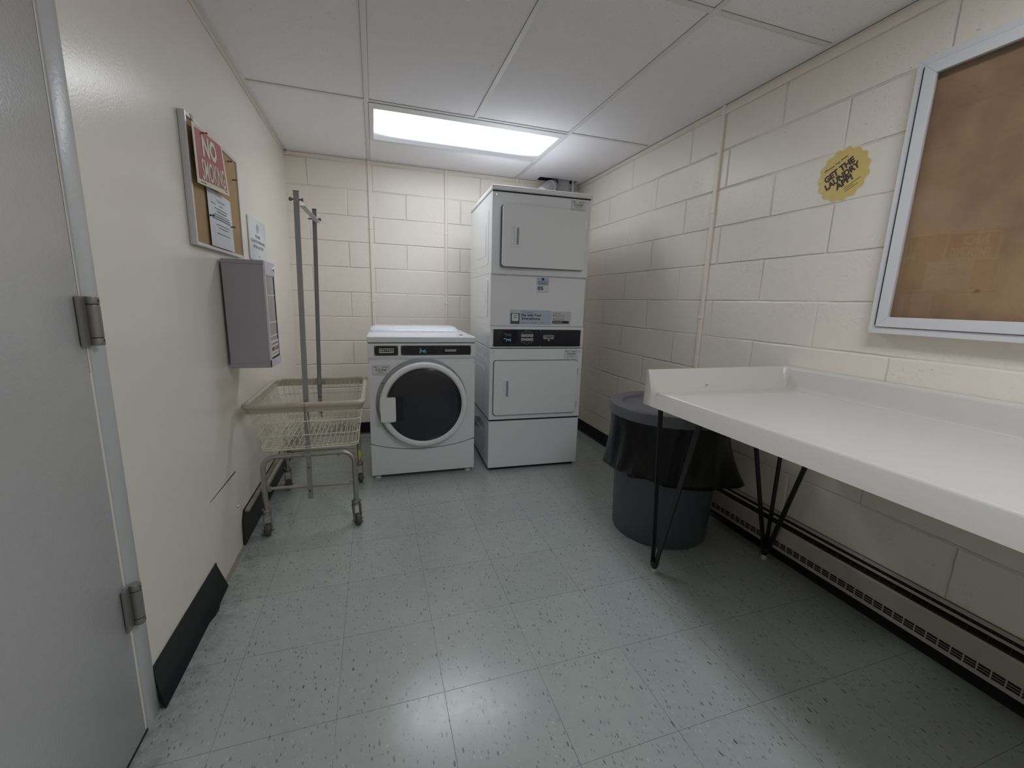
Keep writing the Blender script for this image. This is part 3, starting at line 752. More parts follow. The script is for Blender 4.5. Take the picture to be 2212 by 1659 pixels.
# control fascia
b = MB(); x0, x1, z0, z1 = fr(1.340), fr(1.960), .876, .990
b.prism(rrect(x0-.004, z0-.004, x1+.004, z1+.004, .006), 'Y', -.001, .005, M_white2); b.prism(rrect(x0, z0, x1, z1, .005), 'Y', -.004, .004, M_black)
b.prism([(x0+.012, z0+.02), (x0+.02, z0+.018), (x0+.155, z0+.018), (x0+.165, z0+.035), (x0+.165, z1-.008), (x0+.03, z1-.008)], 'Y', -.0046, -.003, M_blackd)
maytag(b, x0+.385, .940, .075, .026, -.004); screws(b, [(x0+.325, z1-.005), (x0+.325, z0+.004)], -.004, .003)
b.lathe([(0, -.006), (.005, -.005), (.006, 0)], (x0+.387, -.004, .917), M_silver, 12, 'Y')
cp = b.build('control_panel', t, 'wide black control strip')
b = MB()
digits(b, '245', (x0+.086, -.0058, .945), UX, .015, M_led2); b.bar((x0+.070, -.0058, .961), (x0+.083, -.0058, .961), .0025, .0005, M_led2, UZ)
digits(b, '245', (x0+.086, -.0058, .912), UX, .015, M_led); b.bar((x0+.070, -.0058, .928), (x0+.083, -.0058, .928), .0025, .0005, M_led, UZ)
b.build('digits', cp, 'two rows of cyan digits 245', wn=False)
b = MB(); kx = x0+.190
for r_ in range(2):
    for k in range(3):
        z = .941-.026*r_; b.prism(rrect(kx+k*.029, z, kx+k*.029+.026, z+.018, .002), 'Y', -.006, -.0035, M_key); b.box(kx+k*.029+.006, -.0064, z+.006, kx+k*.029+.02, -.0058, z+.0115, M_inkg)
for sgn, zb in ((1, .963), (-1, .911)):
    b.bar((kx, -.0048, zb), (kx, -.0048, zb+sgn*.004), .0012, .0006, M_key, UX)
    for a in (0, 1):
        b.bar((kx+(.0 if a == 0 else .084), -.0048, zb+sgn*.003), (kx+.042, -.0048, zb+sgn*.021), .0012, .0006, M_key, UZ)
    b.box(kx+.025, -.0048, zb+sgn*.005-.0012, kx+.060, -.0042, zb+sgn*.005+.0012, M_inkg)
b.build('buttons', cp, 'six grey keys inside a thin hexagon')
id_sticker(t, fr(1.893), 1.796, .102, .060, -.0005, '713-FVF')
id_sticker(t, fr(1.900), .822, .098, .058, -.0005, '714-FVF')
def arcs(b, xc, y, zc, s_, m, n=8):
    """the two nested arcs of the tap symbol"""
    for r_, dz, wd in ((1.0, .1, 1.0), (.62, -.35, .62)):
        pts = []
        for k in range(n+1):
            a = math.radians(35+110*k/n) if r_ == 1.0 else math.radians(0+180*k/n)
            pts.append((xc+math.cos(a)*s_*r_*.75, y, zc+s_*(dz-.15)+math.sin(a)*s_*r_*.6))
        for p, q_ in zip(pts, pts[1:]): b.bar(p, q_, s_*.2, .0006, m, V(0, 0, 1) if abs(p[0]-q_[0]) > abs(p[2]-q_[2]) else UX)
# small machine sticker
b = MB(); y = .0075; xc = fr(1.672)
b.prism(rrect(xc-.043, 1.232, xc+.043, 1.330, .002), 'Y', y-.0006, y, M_stick); b.prism(rrect(xc-.043, 1.282, xc+.043, 1.330, .002), 'Y', y-.0009, y, M_stickb)
b.prism(rrect(xc-.009, 1.312, xc+.009, 1.329, .002), 'Y', y-.0013, y, M_phone)
b.text('Scan to Select', (xc, y-.0016, 1.301), UX, UZ, .070, .0075, M_ink, .02, 'C'); b.text('this Machine', (xc, y-.0016, 1.288), UX, UZ, .062, .0075, M_ink, .02, 'C')
b.text('05', (xc-.036, y-.0016, 1.251), UX, UZ, .040, .024, M_ink, .03); b.box(xc-.036, y-.0016, 1.240, xc+.036, y-.0012, 1.2412, M_inkg)
b.build('sticker', t, 'small pale blue sticker with a large 05', wn=False)
b = MB(); x0, x1, z0, z1 = fr(1.435), fr(1.895), 1.022, 1.118; xm = fr(1.737)
x0 = fr(1.452)
b.prism(rrect(x0, z0, xm, z1, .003), 'Y', y-.0006, y, M_stickb); b.prism(rrect(xm, z0, fr(1.886), z1-.004, .003), 'Y', y-.0007, y, M_stickg)
b.box(x0+.006, y-.001, z0+.004, x0+.066, y, z1-.005, M_phone); b.box(x0+.006, y-.0012, z1-.022, x0+.066, y, z1-.004, M_stickg)
b.prism(rrect(x0+.013, z0+.022, x0+.059, z0+.070, .008), 'Y', y-.0014, y, M_stick); arcs(b, x0+.036, y-.0017, z0+.050, .017, M_phone)
arcs(b, x0+.086, y-.001, z1-.012, .005, M_ink); b.text('OneTapAway', (x0+.093, y-.001, z1-.017), UX, UZ, .062, .007, M_inkg, .015)
b.text('Pay with Your', (x0+.080, y-.001, z0+.055), UX, UZ, .140, .0175, M_ink, .03); b.text('Smartphone', (x0+.080, y-.001, z0+.033), UX, UZ, .128, .0165, M_ink, .03)
b.lathe([(0, 0), (.004, 0)], (x0+.086, y-.001, z0+.013), M_redp, 12, 'Y')
for k, wd in enumerate((.014, .014, .02, .016, .006, .014)): b.box(x0+.098+k*.0235, y-.001, z0+.0115, x0+.098+k*.0235+wd, y-.0007, z0+.015, M_inkg)
b.text('How it Works', (xm+.020, y-.001, z1-.022), UX, UZ, .052, .0065, M_ink, .02)
for k in range(2):
    zz = z1-.034-.023*k; b.lathe([(0, 0), (.0042, 0)], (xm+.022, y-.001, zz), M_ink, 12, 'Y')
    b.box(xm+.030, y-.001, zz-.001, xm+.105-.002*k, y-.0007, zz+.002, M_inkg); b.box(xm+.030, y-.001, zz-.009, xm+.100-.03*k, y-.0007, zz-.007, M_inkg)
b.prism(rrect(xm+.014, z0+.010, xm+.136, z0+.028, .008), 'Y', y-.001, y, M_ink); b.box(xm+.022, y-.0014, z0+.017, xm+.086, y-.001, z0+.021, M_stickg)
b.build('sticker', t, 'wide pale blue payment sticker', wn=False)

# ================================================================== DUCT AND PIPE ABOVE THE DRYERS
t = thing('exhaust_duct', 'dented grey metal vent duct bending up behind the dryer top', 'duct', (2.08, -.14, 1.80))
b = MB(); pts = [(1.80, -.20, 1.80), (1.88, -.19, 1.92), (1.96, -.175, 2.04), (2.03, -.165, 2.115), (2.075, -.155, 2.145), (2.105, -.13, 2.160), (2.125, -.09, 2.162), (2.13, -.03, 2.162)]
b.tube(pts, [.050, .050, .050, .051, .053, .053, .051, .050], M_galv, 20)
for p, q_, r_, m in (((1.955, -.176, 2.033), (2.015, -.167, 2.100), .0535, M_tape), ((2.075, -.155, 2.145), (2.083, -.151, 2.149), .0550, M_tape)):
    b.tube([p, q_], r_, m, 20)
b.build('elbow', t, smooth=50)
b = MB(); b.box(2.175, -.10, 1.9, 2.285, -.006, H+.08, M_galv, .003); b.box(2.17, -.105, 2.19, 2.29, -.004, 2.197, M_galv); b.build('square_riser', t, 'flat dark galvanised riser')
b = MB(); b.tube([(2.315, -.10, H+.08), (2.318, -.10, 2.12), (2.335, -.09, 1.9), (2.335, -.09, 1.3)], .011, M_stickg, 12)
tag(recentre(b.build('vent_pipe')), 'thin white pipe dropping from the ceiling hole beside the duct', 'pipe')

# ================================================================== LAUNDRY CART
t = thing('laundry_cart', 'wire laundry cart with a hanging rack against the left wall', 'laundry cart', (.27, -1.30, 0))
RX0, RX1, RY0, RY1, RZ = .016, .541, -1.645, -.955, .672
BX0, BX1, BY0, BY1, BZ = .075, .497, -1.592, -1.005, .437
def rr_path(x0, x1, y0, y1, z, r, n=5): return [(p[0], p[1], z) for p in rrect(x0, y0, x1, y1, r, n)]
b = MB()   # vinyl bumper: tall rounded band
loops = []
for dx, dz in ((-.004, -.033), (.004, -.032), (.008, -.012), (.014, -.008), (.018, .002), (.014, .010), (.004, .014), (-.006, .012), (-.009, .002), (-.005, -.01)):
    loops.append(rr_path(RX0+.012-dx, RX1-.012+dx, RY0+.012-dx, RY1-.012+dx, RZ-.006+dz, .038, 6))
n = len(loops[0]); vs = [p for L in loops for p in L]; fs = []
for i in range(len(loops)):
    j = (i+1) % len(loops)
    for k in range(n): fs.append((i*n+k, i*n+(k+1) % n, j*n+(k+1) % n, j*n+k))
b.faces(vs, fs, M_rim); b.box(.277, RY0-.0065, RZ-.040, .2785, RY0+.01, RZ+.006, M_inkg); b.build('rim', t, 'beige vinyl bumper rim', smooth=70)
# basket wires
b = MB(); wr = .0019
zs = [.583, .513, .452]; zt = .655
def lerp(a, c_, k): return a+(c_-a)*k
def at(z): 
    k = (zt-z)/(zt-BZ); return (lerp(RX0+.016, BX0, k), lerp(RX1-.016, BX1, k), lerp(RY0+.016, BY0, k), lerp(RY1-.016, BY1, k))
for z in zs+[BZ+.004]:
    x0, x1, y0, y1 = at(z); b.tube(rr_path(x0-.004, x1+.004, y0-.004, y1+.004, z, .035, 4), .0028, M_wire, 6, closed=True)
nx, ny = 16, 22
for i in range(nx+1):
    k = .06+.88*i/nx
    (x0, x1, y0, y1) = at(zt); (X0, X1, Y0, Y1) = at(BZ)
    xa, xb = lerp(x0, x1, k), lerp(X0, X1, k)
    b.tube([(xa, y0, zt), (xb, Y0+.004, BZ+.016), (xb, Y0+.016, BZ), (xb, Y1-.016, BZ), (xb, Y1-.004, BZ+.016), (xa, y1, zt)], wr, M_wire, 5)
for i in range(ny+1):
    k = .05+.90*i/ny
    (x0, x1, y0, y1) = at(zt); (X0, X1, Y0, Y1) = at(BZ)
    ya, yb = lerp(y0, y1, k), lerp(Y0, Y1, k)
    b.tube([(x0, ya, zt), (X0+.004, yb, BZ+.016), (X0+.016, yb, BZ+.003), (X1-.016, yb, BZ+.003), (X1-.004, yb, BZ+.016), (x1, ya, zt)], wr, M_wire, 5)
for yy in (BY0+.02, BY1-.02): b.tube([(BX0+.03, yy, BZ-.004), (BX1-.03, yy, BZ-.004)], .0045, M_wire, 6)
b.build('wire_basket', t, 'cream coated wire basket', smooth=60, wn=False)
# leg frames
LA, LB, LZ = .063, .480, .398
for yy in (-1.565, -1.022):
    b = MB(); pts = [(LA, yy, .128), (LA, yy, LZ-.06)]
    for k in range(1, 6): a = PI-PI/2*k/6; pts.append((LA+.06+.06*math.cos(a), yy, LZ-.06+.06*math.sin(a)))
    pts += [(LA+.06, yy, LZ), (LB-.06, yy, LZ)]
    for k in range(1, 6): a = PI/2-PI/2*k/6; pts.append((LB-.06+.06*math.cos(a), yy, LZ-.06+.06*math.sin(a)))
    pts += [(LB, yy, LZ-.06), (LB, yy, .128)]
    b.tube(pts, .0125, M_chrome, 12)
    for x in (LA, LB): b.lathe([(0, -.002), (.006, -.001), (.007, .002)], (x, yy-.0125, .175), M_chrome, 10, 'Y')
    for x in (LA+.075, LB-.075): b.lathe([(0, -.02), (.004, -.012), (.007, -.012), (.007, -.006)], (x, yy, LZ-.006), M_chrome, 8)
    b.build('leg_frame', t, 'bent chrome tube leg frame')
b = MB()
for yy in (-1.565, -1.022):
    pts = [(LA+.004, yy, .235), (LA+.03, yy, .235), (LB-.03, yy, .228), (LB-.004, yy, .228)]
    b.bar(pts[0], pts[1], .026, .006, M_chrome, UZ); b.tube([pts[1], pts[2]], .0085, M_chrome, 10); b.bar(pts[2], pts[3], .026, .006, M_chrome, UZ)
b.tube([(LA, -1.56, .235), (LA, -1.02, .235)], .011, M_chrome, 10); b.tube([(LB, -1.56, LZ-.02), (LB, -1.02, LZ-.02)], .006, M_chrome, 8)
b.build('crossbar', t, 'chrome crossbars')
# casters
def caster(x, y, wx, wy, a):
    """fork under a leg; wheel contact at (wx, wy), turned by angle a about z"""
    b = MB(); b.lathe([(0, .132), (.020, .131), (.023, .126), (.023, .118), (.019, .115), (.021, .108), (.012, .104), (0, .104)], (x, y, 0), M_fork, 20)
    d = V(math.cos(a), math.sin(a), 0); s_ = V(-d.y, d.x, 0); c = V(wx, wy, .031)
    for sg in (-1, 1):
        p = s_*sg*.0175
        top = V(x, y, .108); pts = [top+p-d*.018, top+p+d*.016, c+p+d*.010+UZ*.002, c+p-UZ*.010, c+p-d*.010+UZ*.002]
        q2 = s_*sg*.0022; vs = [v-q2 for v in pts]+[v+q2 for v in pts]; n = 5
        b.faces(vs, [tuple(range(n)), tuple(range(2*n-1, n-1, -1))]+[(k, (k+1) % n, n+(k+1) % n, n+k) for k in range(n)], M_fork)
        b.tube([c+s_*sg*.018, c+s_*sg*.026], .006, M_fork, 8)
    b.bar(V(x, y, .107)-s_*.019, V(x, y, .107)+s_*.019, .034, .005, M_fork, d)
    fk = b.build('caster', t, 'swivel caster fork')
    b = MB(); seg = 28; prof = [(.010, -.012), (.020, -.0125), (.022, -.011), (.029, -.0115), (.031, -.007), (.0315, 0), (.031, .007), (.029, .0115), (.022, .011), (.020, .0125), (.010, .012)]
    rings = []
    for (r_, h_) in prof:
        rings.append([c+s_*h_+d*math.cos(2*PI*k/seg)*r_+UZ*math.sin(2*PI*k/seg)*r_ for k in range(seg)])
    vs = [v for R_ in rings for v in R_]; fs = []
    for i in range(len(prof)-1):
        for k in range(seg): fs.append((i*seg+k, i*seg+(k+1) % seg, (i+1)*seg+(k+1) % seg, (i+1)*seg+k))
    fs.append(tuple(range(seg))[::-1]); fs.append(tuple((len(prof)-1)*seg+k for k in range(seg))); b.faces(vs, fs, M_rubber)
    for k in range(14):
        p = c+s_*random.choice((-.017, .017))-UZ*.012; q_ = p+V(random.uniform(-.02, .02), random.uniform(-.02, .02), random.uniform(-.016, .01))
        q_.z = max(.002, q_.z)
        b.bar(p, q_, .0012, .0008, M_lint)
    b.build('wheel', fk, 'grey rubber wheel', smooth=50)
caster(LA, -1.565, .068, -1.585, math.radians(-82)); caster(LB, -1.565, .485, -1.590, math.radians(-66))
caster(LA, -1.022, .066, -1.040, math.radians(-85)); caster(LB, -1.022, .484, -1.046, math.radians(-80))
# uprights and hanging bar
def upright(y, x0, z0, x1, z1, sgn):
    b = MB(); wd = .0225; dp = .011
    A, B_ = V(x0, y, z0), V(x1, y, z1)
    b.bar(A, B_, wd, .002, M_pole, UX)
    for sg in (-1, 1): b.bar(A+V(sg*(wd/2-.001), sgn*dp/2, 0), B_+V(sg*(wd/2-.001), sgn*dp/2, 0), .002, dp, M_pole, UX)
    b.box(x1-.012, y-.002, z1-.001, x1+.012, y+sgn*.012, z1+.003, M_inkg)
    for k in (.03, .115): 
        p = A.lerp(B_, k); b.lathe([(.0, -.003), (.004, -.003), (.004, 0)], (p.x, y-.001, p.z), M_dark, 10, 'Y')
    return b.build('upright', t, 'zinc channel upright')
upright(-1.590, .267, .172, .293, 1.618, 1); upright(-.990, .262, .42, .297, 1.652, -1)
b = MB()
b.bar((.303, -1.585, 1.575), (.303, -1.0, 1.595), .030, .002, M_bar, UZ); b.bar((.315, -1.585, 1.561), (.315, -1.0, 1.581), .026, .002, M_bar, UX)
b.build('hanging_bar', t, 'white angle bar across the uprights')
for y, z in ((-1.584, 1.585), (-.996, 1.60)):
    b = MB(); b.tube([(.262, y, z), (.318, y, z)], .004, M_inkg, 8); b.lathe([(0, -.006), (.008, -.004), (.009, .004), (.004, .006)], (.268 if y < -1.2 else .325, y, z), M_inkg, 12, 'X')
    b.lathe([(0, 0), (.008, 0), (.008, .006), (0, .006)], (.314, y, z), M_inkg, 6, 'X'); b.build('bolt', t, 'dark bolt')
b = MB(); b.box(.250, -1.600, .395, .286, -1.572, .418, M_chrome, .003); b.build('bracket', t)
b = MB(); b.box(.254, -.992, .640, .290, -.965, .675, M_chrome, .003); b.build('bracket', t)
b = MB(); b.tube([(.482, -1.04, .215), (.483, -1.045, .19), (.480, -1.05, .155)], [.009, .010, .006], M_yel, 10); b.build('tag', t, 'yellow plastic clip')

# ================================================================== LEFT WALL OBJECTS
# extinguisher cabinet
CX, CY0, CY1, CZ0, CZ1 = .160, -1.660, -1.478, .851, 1.314
t = thing('extinguisher_cabinet', 'lilac grey steel box on the left wall below the white sign', 'cabinet', (.08, -1.57, CZ0))
b = MB(); b.box(0.001, CY0, CZ0+.018, CX-.004, CY1, CZ1-.016, M_cab, .002); b.box(0.001, CY0-.003, CZ0, CX-.003, CY1+.003, CZ0+.0195, M_cab, .002); b.box(0.001, CY0-.003, CZ1-.017, CX-.002, CY1+.003, CZ1, M_cab, .002)
b.build('body', t)
b = MB()
fw_ = .016
b.box(CX-.006, CY0, CZ0, CX+.001, CY0+fw_, CZ1-.05, M_cabf, .001); b.box(CX-.006, CY1-fw_, CZ0, CX+.001, CY1, CZ1-.05, M_cabf, .001); b.box(CX-.006, CY0, CZ0, CX+.003, CY1+.006, CZ0+.035, M_cabf, .002)
b.box(CX-.006, CY0-.002, CZ1-.063, CX+.004, CY1+.004, CZ1, M_cabf, .005)
b.box(CX-.002, CY0+fw_, CZ0+.035, CX+.0012, CY1-.012, CZ0+.041, M_dark); b.box(CX-.002, CY1-fw_-.004, CZ0+.035, CX+.0014, CY1-fw_+.002, CZ1-.063, M_dark)
fd = b.build('door', t, 'pale front frame')
M_cabglass = mat('cabinet_glass', (0.40, 0.39, 0.37), 0.12, var=.05, vscale=3)
b = MB(); b.box(CX-.004, CY0+fw_, CZ0+.04, CX-.001, CY1-fw_, CZ1-.06, M_cabglass)
for z in (1.165, 1.045, .985, .935): b.box(CX-.0012, CY0+fw_+.004, z, CX+.0003, CY1-fw_-.005, z+.005, M_stick)  # pale bars paint the reflected block joints on the pane
b.build('glass', fd, 'grey pane with painted reflection bars')
b = MB(); b.lathe([(0, .006), (.008, .005), (.010, .003), (.011, 0)], (CX+.004, CY1-.028, CZ1-.028), M_silver, 18, 'X'); b.build('lock', fd, 'round chrome lock')
b = MB(); b.box(CX-.001, CY0+fw_+.004, CZ0+.045, CX+.0006, CY1-fw_-.006, CZ0+.115, M_stick)
b.text('IN CASE OF FIRE', (CX+.0012, CY0+.03, CZ0+.097), UY, UZ, .118, .009, M_redp, .02); b.text('BREAK GLASS', (CX+.0012, CY0+.027, CZ0+.070), UY, UZ, .125, .018, M_redp, .03)
b.box(CX+.0006, CY0+.03, CZ0+.055, CX+.0012, CY0+.14, CZ0+.058, M_inkg)
b.build('sticker', fd, 'white sticker with red lettering', wn=False)

# small cork board
t = thing('bulletin_board', 'small cork board in a thin aluminium frame on the left wall', 'notice board', (.01, -1.63, 1.33))
BY0_, BY1_, BZ0_, BZ1_ = -1.925, -1.345, 1.338, 1.775; FT = .022
b = MB(); b.box(.0, BY0_+.006, BZ0_+.006, FT-.006, BY1_-.006, BZ1_-.006, M_cork); b.build('cork_panel', t, leaning=True)
b = MB(); f_ = .013
b.box(0, BY0_, BZ0_, FT, BY0_+f_, BZ1_, M_alu, .002); b.box(0, BY1_-f_*.7, BZ0_, FT, BY1_, BZ1_, M_alu, .002); b.box(0.001, BY0_+f_-.001, BZ0_, FT-.0006, BY1_-f_*.7+.001, BZ0_+f_, M_alu, .002); b.box(0.001, BY0_+f_-.001, BZ1_-f_, FT-.0006, BY1_-f_*.7+.001, BZ1_, M_alu, .002)
b.box(0.005, BY0_+.05, BZ1_-.012, FT+.001, BY0_+.07, BZ1_+.003, M_cab); b.build('frame', t, 'thin aluminium frame', leaning=True)
# curled NO SMOKING card
def card(y0, y1, zfun, xfun, nx_=14, nz_=10):
    P = []
    for j in range(nz_+1):
        for i in range(nx_+1):
            a, c_ = i/nx_, j/nz_; P.append((xfun(a, c_), y0(c_)+(y1(c_)-y0(c_))*a, zfun(a, c_)))
    F = [(j*(nx_+1)+i, j*(nx_+1)+i+1, (j+1)*(nx_+1)+i+1, (j+1)*(nx_+1)+i) for j in range(nz_) for i in range(nx_)]
    return P, F
sx = lambda a, c_: .030+.004*math.sin(PI*a)+.013*(1-c_)*a**2      # c_=0 bottom, 1 top
sy0 = lambda c_: -1.912; sy1 = lambda c_: -1.603
szf = lambda a, c_: 1.549+.197*c_+a*.020
def card_pt(a, c_, lift=.0008): return V(sx(a, c_)+lift, sy0(c_)+(sy1(c_)-sy0(c_))*a, szf(a, c_))
b = MB(); P, F = card(sy0, sy1, szf, sx); b.faces(P, F, M_cream_p)
P2 = [(p[0]-.0006, p[1], p[2]) for p in P]; b.faces(P2, [f[::-1] for f in F], M_cream_p)
# red field (grid inset) and letters following the curl
n1, n2 = 14, 10; P = []
for j in range(n2+1):
    for i in range(n1+1): P.append(card_pt(.065+.87*i/n1, .09+.85*j/n2))
b.faces(P, [(j*(n1+1)+i, j*(n1+1)+i+1, (j+1)*(n1+1)+i+1, (j+1)*(n1+1)+i) for j in range(n2) for i in range(n1)], M_redc)
def wrap_text(b, body, a0, a1, c0, c1, m, bold):
    tmp = MB(); tmp.text(body, (0, 0, 0), UX, UZ, 1.0, 1.0, m, bold)
    bmesh.ops.triangulate(tmp.bm, faces=tmp.bm.faces); bmesh.ops.subdivide_edges(tmp.bm, edges=[e for e in tmp.bm.edges if e.calc_length() > .12], cuts=2)
    bmesh.ops.triangulate(tmp.bm, faces=tmp.bm.faces)
    tmp.bm.verts.index_update()
    vs = [card_pt(a0+(a1-a0)*v.co.x, c0+(c1-c0)*v.co.z, .0018) for v in tmp.bm.verts]; b.faces(vs, [tuple(v.index for v in f.verts) for f in tmp.bm.faces], m); tmp.bm.free()
wrap_text(b, 'NO', .22, .68, .54, .88, M_cream_p, .045); wrap_text(b, 'SMOKING', .15, .88, .11, .47, M_cream_p, .02)
for a, c_ in ((.10, .035), (.18, .035), (.86, .05)):
    p = card_pt(a, c_, .001); b.box(p.x, p.y, p.z, p.x+.0004, p.y+.02, p.z+.004, M_inkg)
tag(recentre(b.build('no_smoking_card', recalc=False, wn=False, smooth=60)), 'red and cream NO SMOKING card curling off the small cork board', 'sign')
# typed notice
b = MB(); px = lambda a, c_: .0165+.003*math.sin(PI*a)*(.5+.5*c_)
P, F = card(lambda c_: -1.785, lambda c_: -1.505+.003*(1-c_), lambda a, c_: 1.352+.212*c_, px, 10, 12); b.faces(P, F, M_paper)
lines = [(.86, .32, .68, 1), (.835, .36, .66, 1), (.77, .10, .28, 2), (.765, .42, .58, 2), (.70, .22, .76, 2), (.645, .30, .72, 3), (.59, .20, .86, 2), (.545, .13, .88, 3), (.505, .11, .90, 3), (.41, .24, .80, 2), (.355, .34, .74, 2), (.25, .24, .82, 2)]
for c_, a0, a1, th in lines:
    y = a0
    while y < a1:
        L = min(random.uniform(.03, .10), a1-y)
        p = (px((y+L/2), c_)+.0008, -1.785+.28*y, 1.352+.212*c_); b.box(p[0], p[1], p[2], p[0]+.0003, p[1]+.28*(L-.008), p[2]+.0014*th, M_inkg); y += L
tag(recentre(b.build('notice_sheet', wn=False)), 'white typed notice sheet pinned under the red card', 'notice')
def pin(x, y, z, m, label):
    b = MB(); b.lathe([(0, .015), (.0040, .0147), (.0045, .0125), (.0022, .010), (.002, .005), (.0038, .0025), (.0038, .0), (.0006, 0), (.0006, -.004), (0, -.004)], (x, y, z), m, 12, 'X')
    tag(recentre(b.build('push_pin')), label, 'push pin', 'push pins in the small cork board')
pin(.036, -1.83, 1.735, M_pinr, 'red push pin holding the top of the no smoking card')
pin(.016, -1.480, 1.736, M_pin, 'dark push pin near the top right corner of the cork')
pin(.016, -1.432, 1.672, M_pin, 'dark push pin alone at the right frame edge of the cork')
pin(.020, -1.790, 1.461, M_pin, 'dark push pin through the left edge of the notice sheet')
pin(.020, -1.532, 1.456, M_pin, 'dark push pin through the right edge of the notice sheet')
# white sign
b = MB(); SY0, SY1, SZ0, SZ1 = -1.163, -.80, 1.352, 1.575
b.prism(rrect(SY0, SZ0, SY1, SZ1, .012), 'X', .001, .006, M_signw, .001); tx = .0068
pts = [(tx-.0002, (SY0+SY1)/2+.022*math.cos(a), 1.527+.022*math.sin(a)) for a in [2*PI*k/24 for k in range(24)]]
b.tube(pts, .0009, M_inkg, 4, closed=True); b.text('N', (tx, (SY0+SY1)/2, 1.517), UY, UZ, .014, .02, M_inkg, 0, 'C')
b.text('PLEASE', (tx, -.985, 1.474), UY, UZ, .10, .016, M_inkg, .01, 'C'); b.text('CLEAN OUT DRYER VENT', (tx, -.985, 1.446), UY, UZ, .30, .016, M_inkg, .01, 'C'); b.text('AFTER EACH USE', (tx, -.985, 1.418), UY, UZ, .21, .016, M_inkg, .01, 'C')
b.box(tx-.0005, -1.0, 1.376, tx, -.96, 1.379, M_inkg)
tag(recentre(b.build('wall_sign', leaning=True, wn=False)), 'white plastic sign asking users to clean out the dryer vent', 'sign')
# loose panel edge low on the left wall
b = MB(); b.box(-.002, -2.0, .17, .0003, -1.684, .385, M_plaster)
b.prism([(.0, -1.995), (.0, -1.686), (.0030, -1.686)], 'Z', .3845, .3875, M_dark)
b.lathe([(0, .006), (.005, .005), (.007, .002), (.007, 0)], (.001, -1.70, .225), M_silver, 12, 'X')
tag(recentre(b.build('access_panel', leaning=True, wn=False)), 'painted access panel low on the left wall with a gaping top edge', 'wall panel')

# ================================================================== FOLDING TABLE
TY0, TY1 = -3.98, -2.315
t = thing('folding_table', 'long off-white moulded folding table against the right wall', 'table', (2.03, (TY0+TY1)/2, 0))
b = MB()
XF, XB = 1.648, W-.004
# cross-section (x, z): apron, rounded front edge, surface, curved back lip
sec = [(XF+.010, .772), (XF, .773), (XF+.010, .795), (XF+.024, .824), (XF+.0275, .8295), (XF+.033, .832), (XF+.040, .8315), (XF+.050, .829), (XF+.085, .8265), (2.18, .822), (2.30, .822), (2.352, .823), (2.362, .828), (2.368, .842), (2.381, .905), (2.386, .913), (2.393, .916), (XB, .916), (XB, .905), (2.395, .90), (2.388, .80), (2.30, .800), (XF+.06, .806), (XF+.02, .80), (XF+.012, .785)]
n = len(sec)
# end upstand: a curved lip rises to .916 at the far and near ends
def endlip(t_):   # distance from the end -> lift above the surface
    if t_ <= .012: return 1.0
    if t_ < .045: return max(0, 1-((t_-.012)/.033))
    return 0
ys = [TY1, TY1-.003, TY1-.012, TY1-.015, TY1-.0275, TY1-.039, TY1-.045, TY1-.050, TY1-.07, TY1-.12]
ys = ys+[TY1-.12-(TY1-TY0-.24)*k/12 for k in range(1, 12)]+[TY0+(TY1-y) for y in ys[::-1]]
vs = []
for y in ys:
    d = min(TY1-y, y-TY0); L = endlip(d)
    for i, (x, z) in enumerate(sec):
        zz = z; xx = x
        if 2 <= i <= 16:
            kx = (x-XF)/.07; f_ = 1 if kx > 1 else max(0, kx)   # lip sweeps down towards the front corner
            tgt = .915; zz = max(z, z+(tgt-z)*L)
            if i < 9 and L > 0: xx = x-(x-XF-.006*(i/8))*L*.85
        vs.append((xx, y, zz))
fs = []
for j in range(len(ys)-1):
    for i in range(n): fs.append((j*n+i, j*n+(i+1) % n, (j+1)*n+(i+1) % n, (j+1)*n+i))
fs.append(tuple(range(n))[::-1]); fs.append(tuple((len(ys)-1)*n+i for i in range(n)))
b.faces(vs, fs, M_table); b.lathe([(0, 0), (.003, 0)], (1.92, TY1-.047, .85), M_dark, 8, 'Y')
# end apron
b.box(XF+.004, TY1-.008, .773, 2.39, TY1-.002, .83, M_table); b.box(XF+.004, TY0+.002, .773, 2.39, TY0+.008, .83, M_table)
b.build('tabletop', t, smooth=35)
def hairpin(fx, fy, tops, lab):
    b = MB(); f = V(fx, fy, .028)
    for (x, y, sd) in tops:
        tp = V(x, y, .800); d = (tp-f).normalized(); o_ = V(x-fx, y-fy, 0); o_ = o_*(.013/max(.001, o_.length))
        b.bar(f+o_*.7+V(0, 0, .014), tp, .019, .0075, M_leg, sd); b.box(x-.02, y-.02, .792, x+.02, y+.02, .802, M_leg)
    b.lathe([(0, .020), (.010, .020), (.016, .030), (.020, .050), (.018, .056), (0, .056)], (fx, fy, 0), M_leg, 16)
    lg = b.build('leg', t, lab)
    b = MB(); b.lathe([(0, 0), (.012, 0), (.014, .004), (.013, .015), (.007, .022), (0, .022)], (fx, fy, 0), M_foot, 16); b.build('foot', lg, 'clear plastic foot')
hairpin(1.756, -2.353, [(1.712, -2.345, UX), (1.93, -2.36, UX), (1.722, -2.575, UY)], 'black steel three-rod hairpin leg')
hairpin(2.336, -2.409, [(2.125, -2.409, UX), (2.343, -2.405, UX), (2.332, -2.60, UY)], 'black steel three-rod hairpin leg')
hairpin(1.756, -3.93, [(1.712, -3.94, UX), (1.93, -3.93, UX), (1.722, -3.71, UY)], 'black steel three-rod hairpin leg')
hairpin(2.336, -3.88, [(2.125, -3.88, UX), (2.343, -3.885, UX), (2.332, -3.68, UY)], 'black steel three-rod hairpin leg')

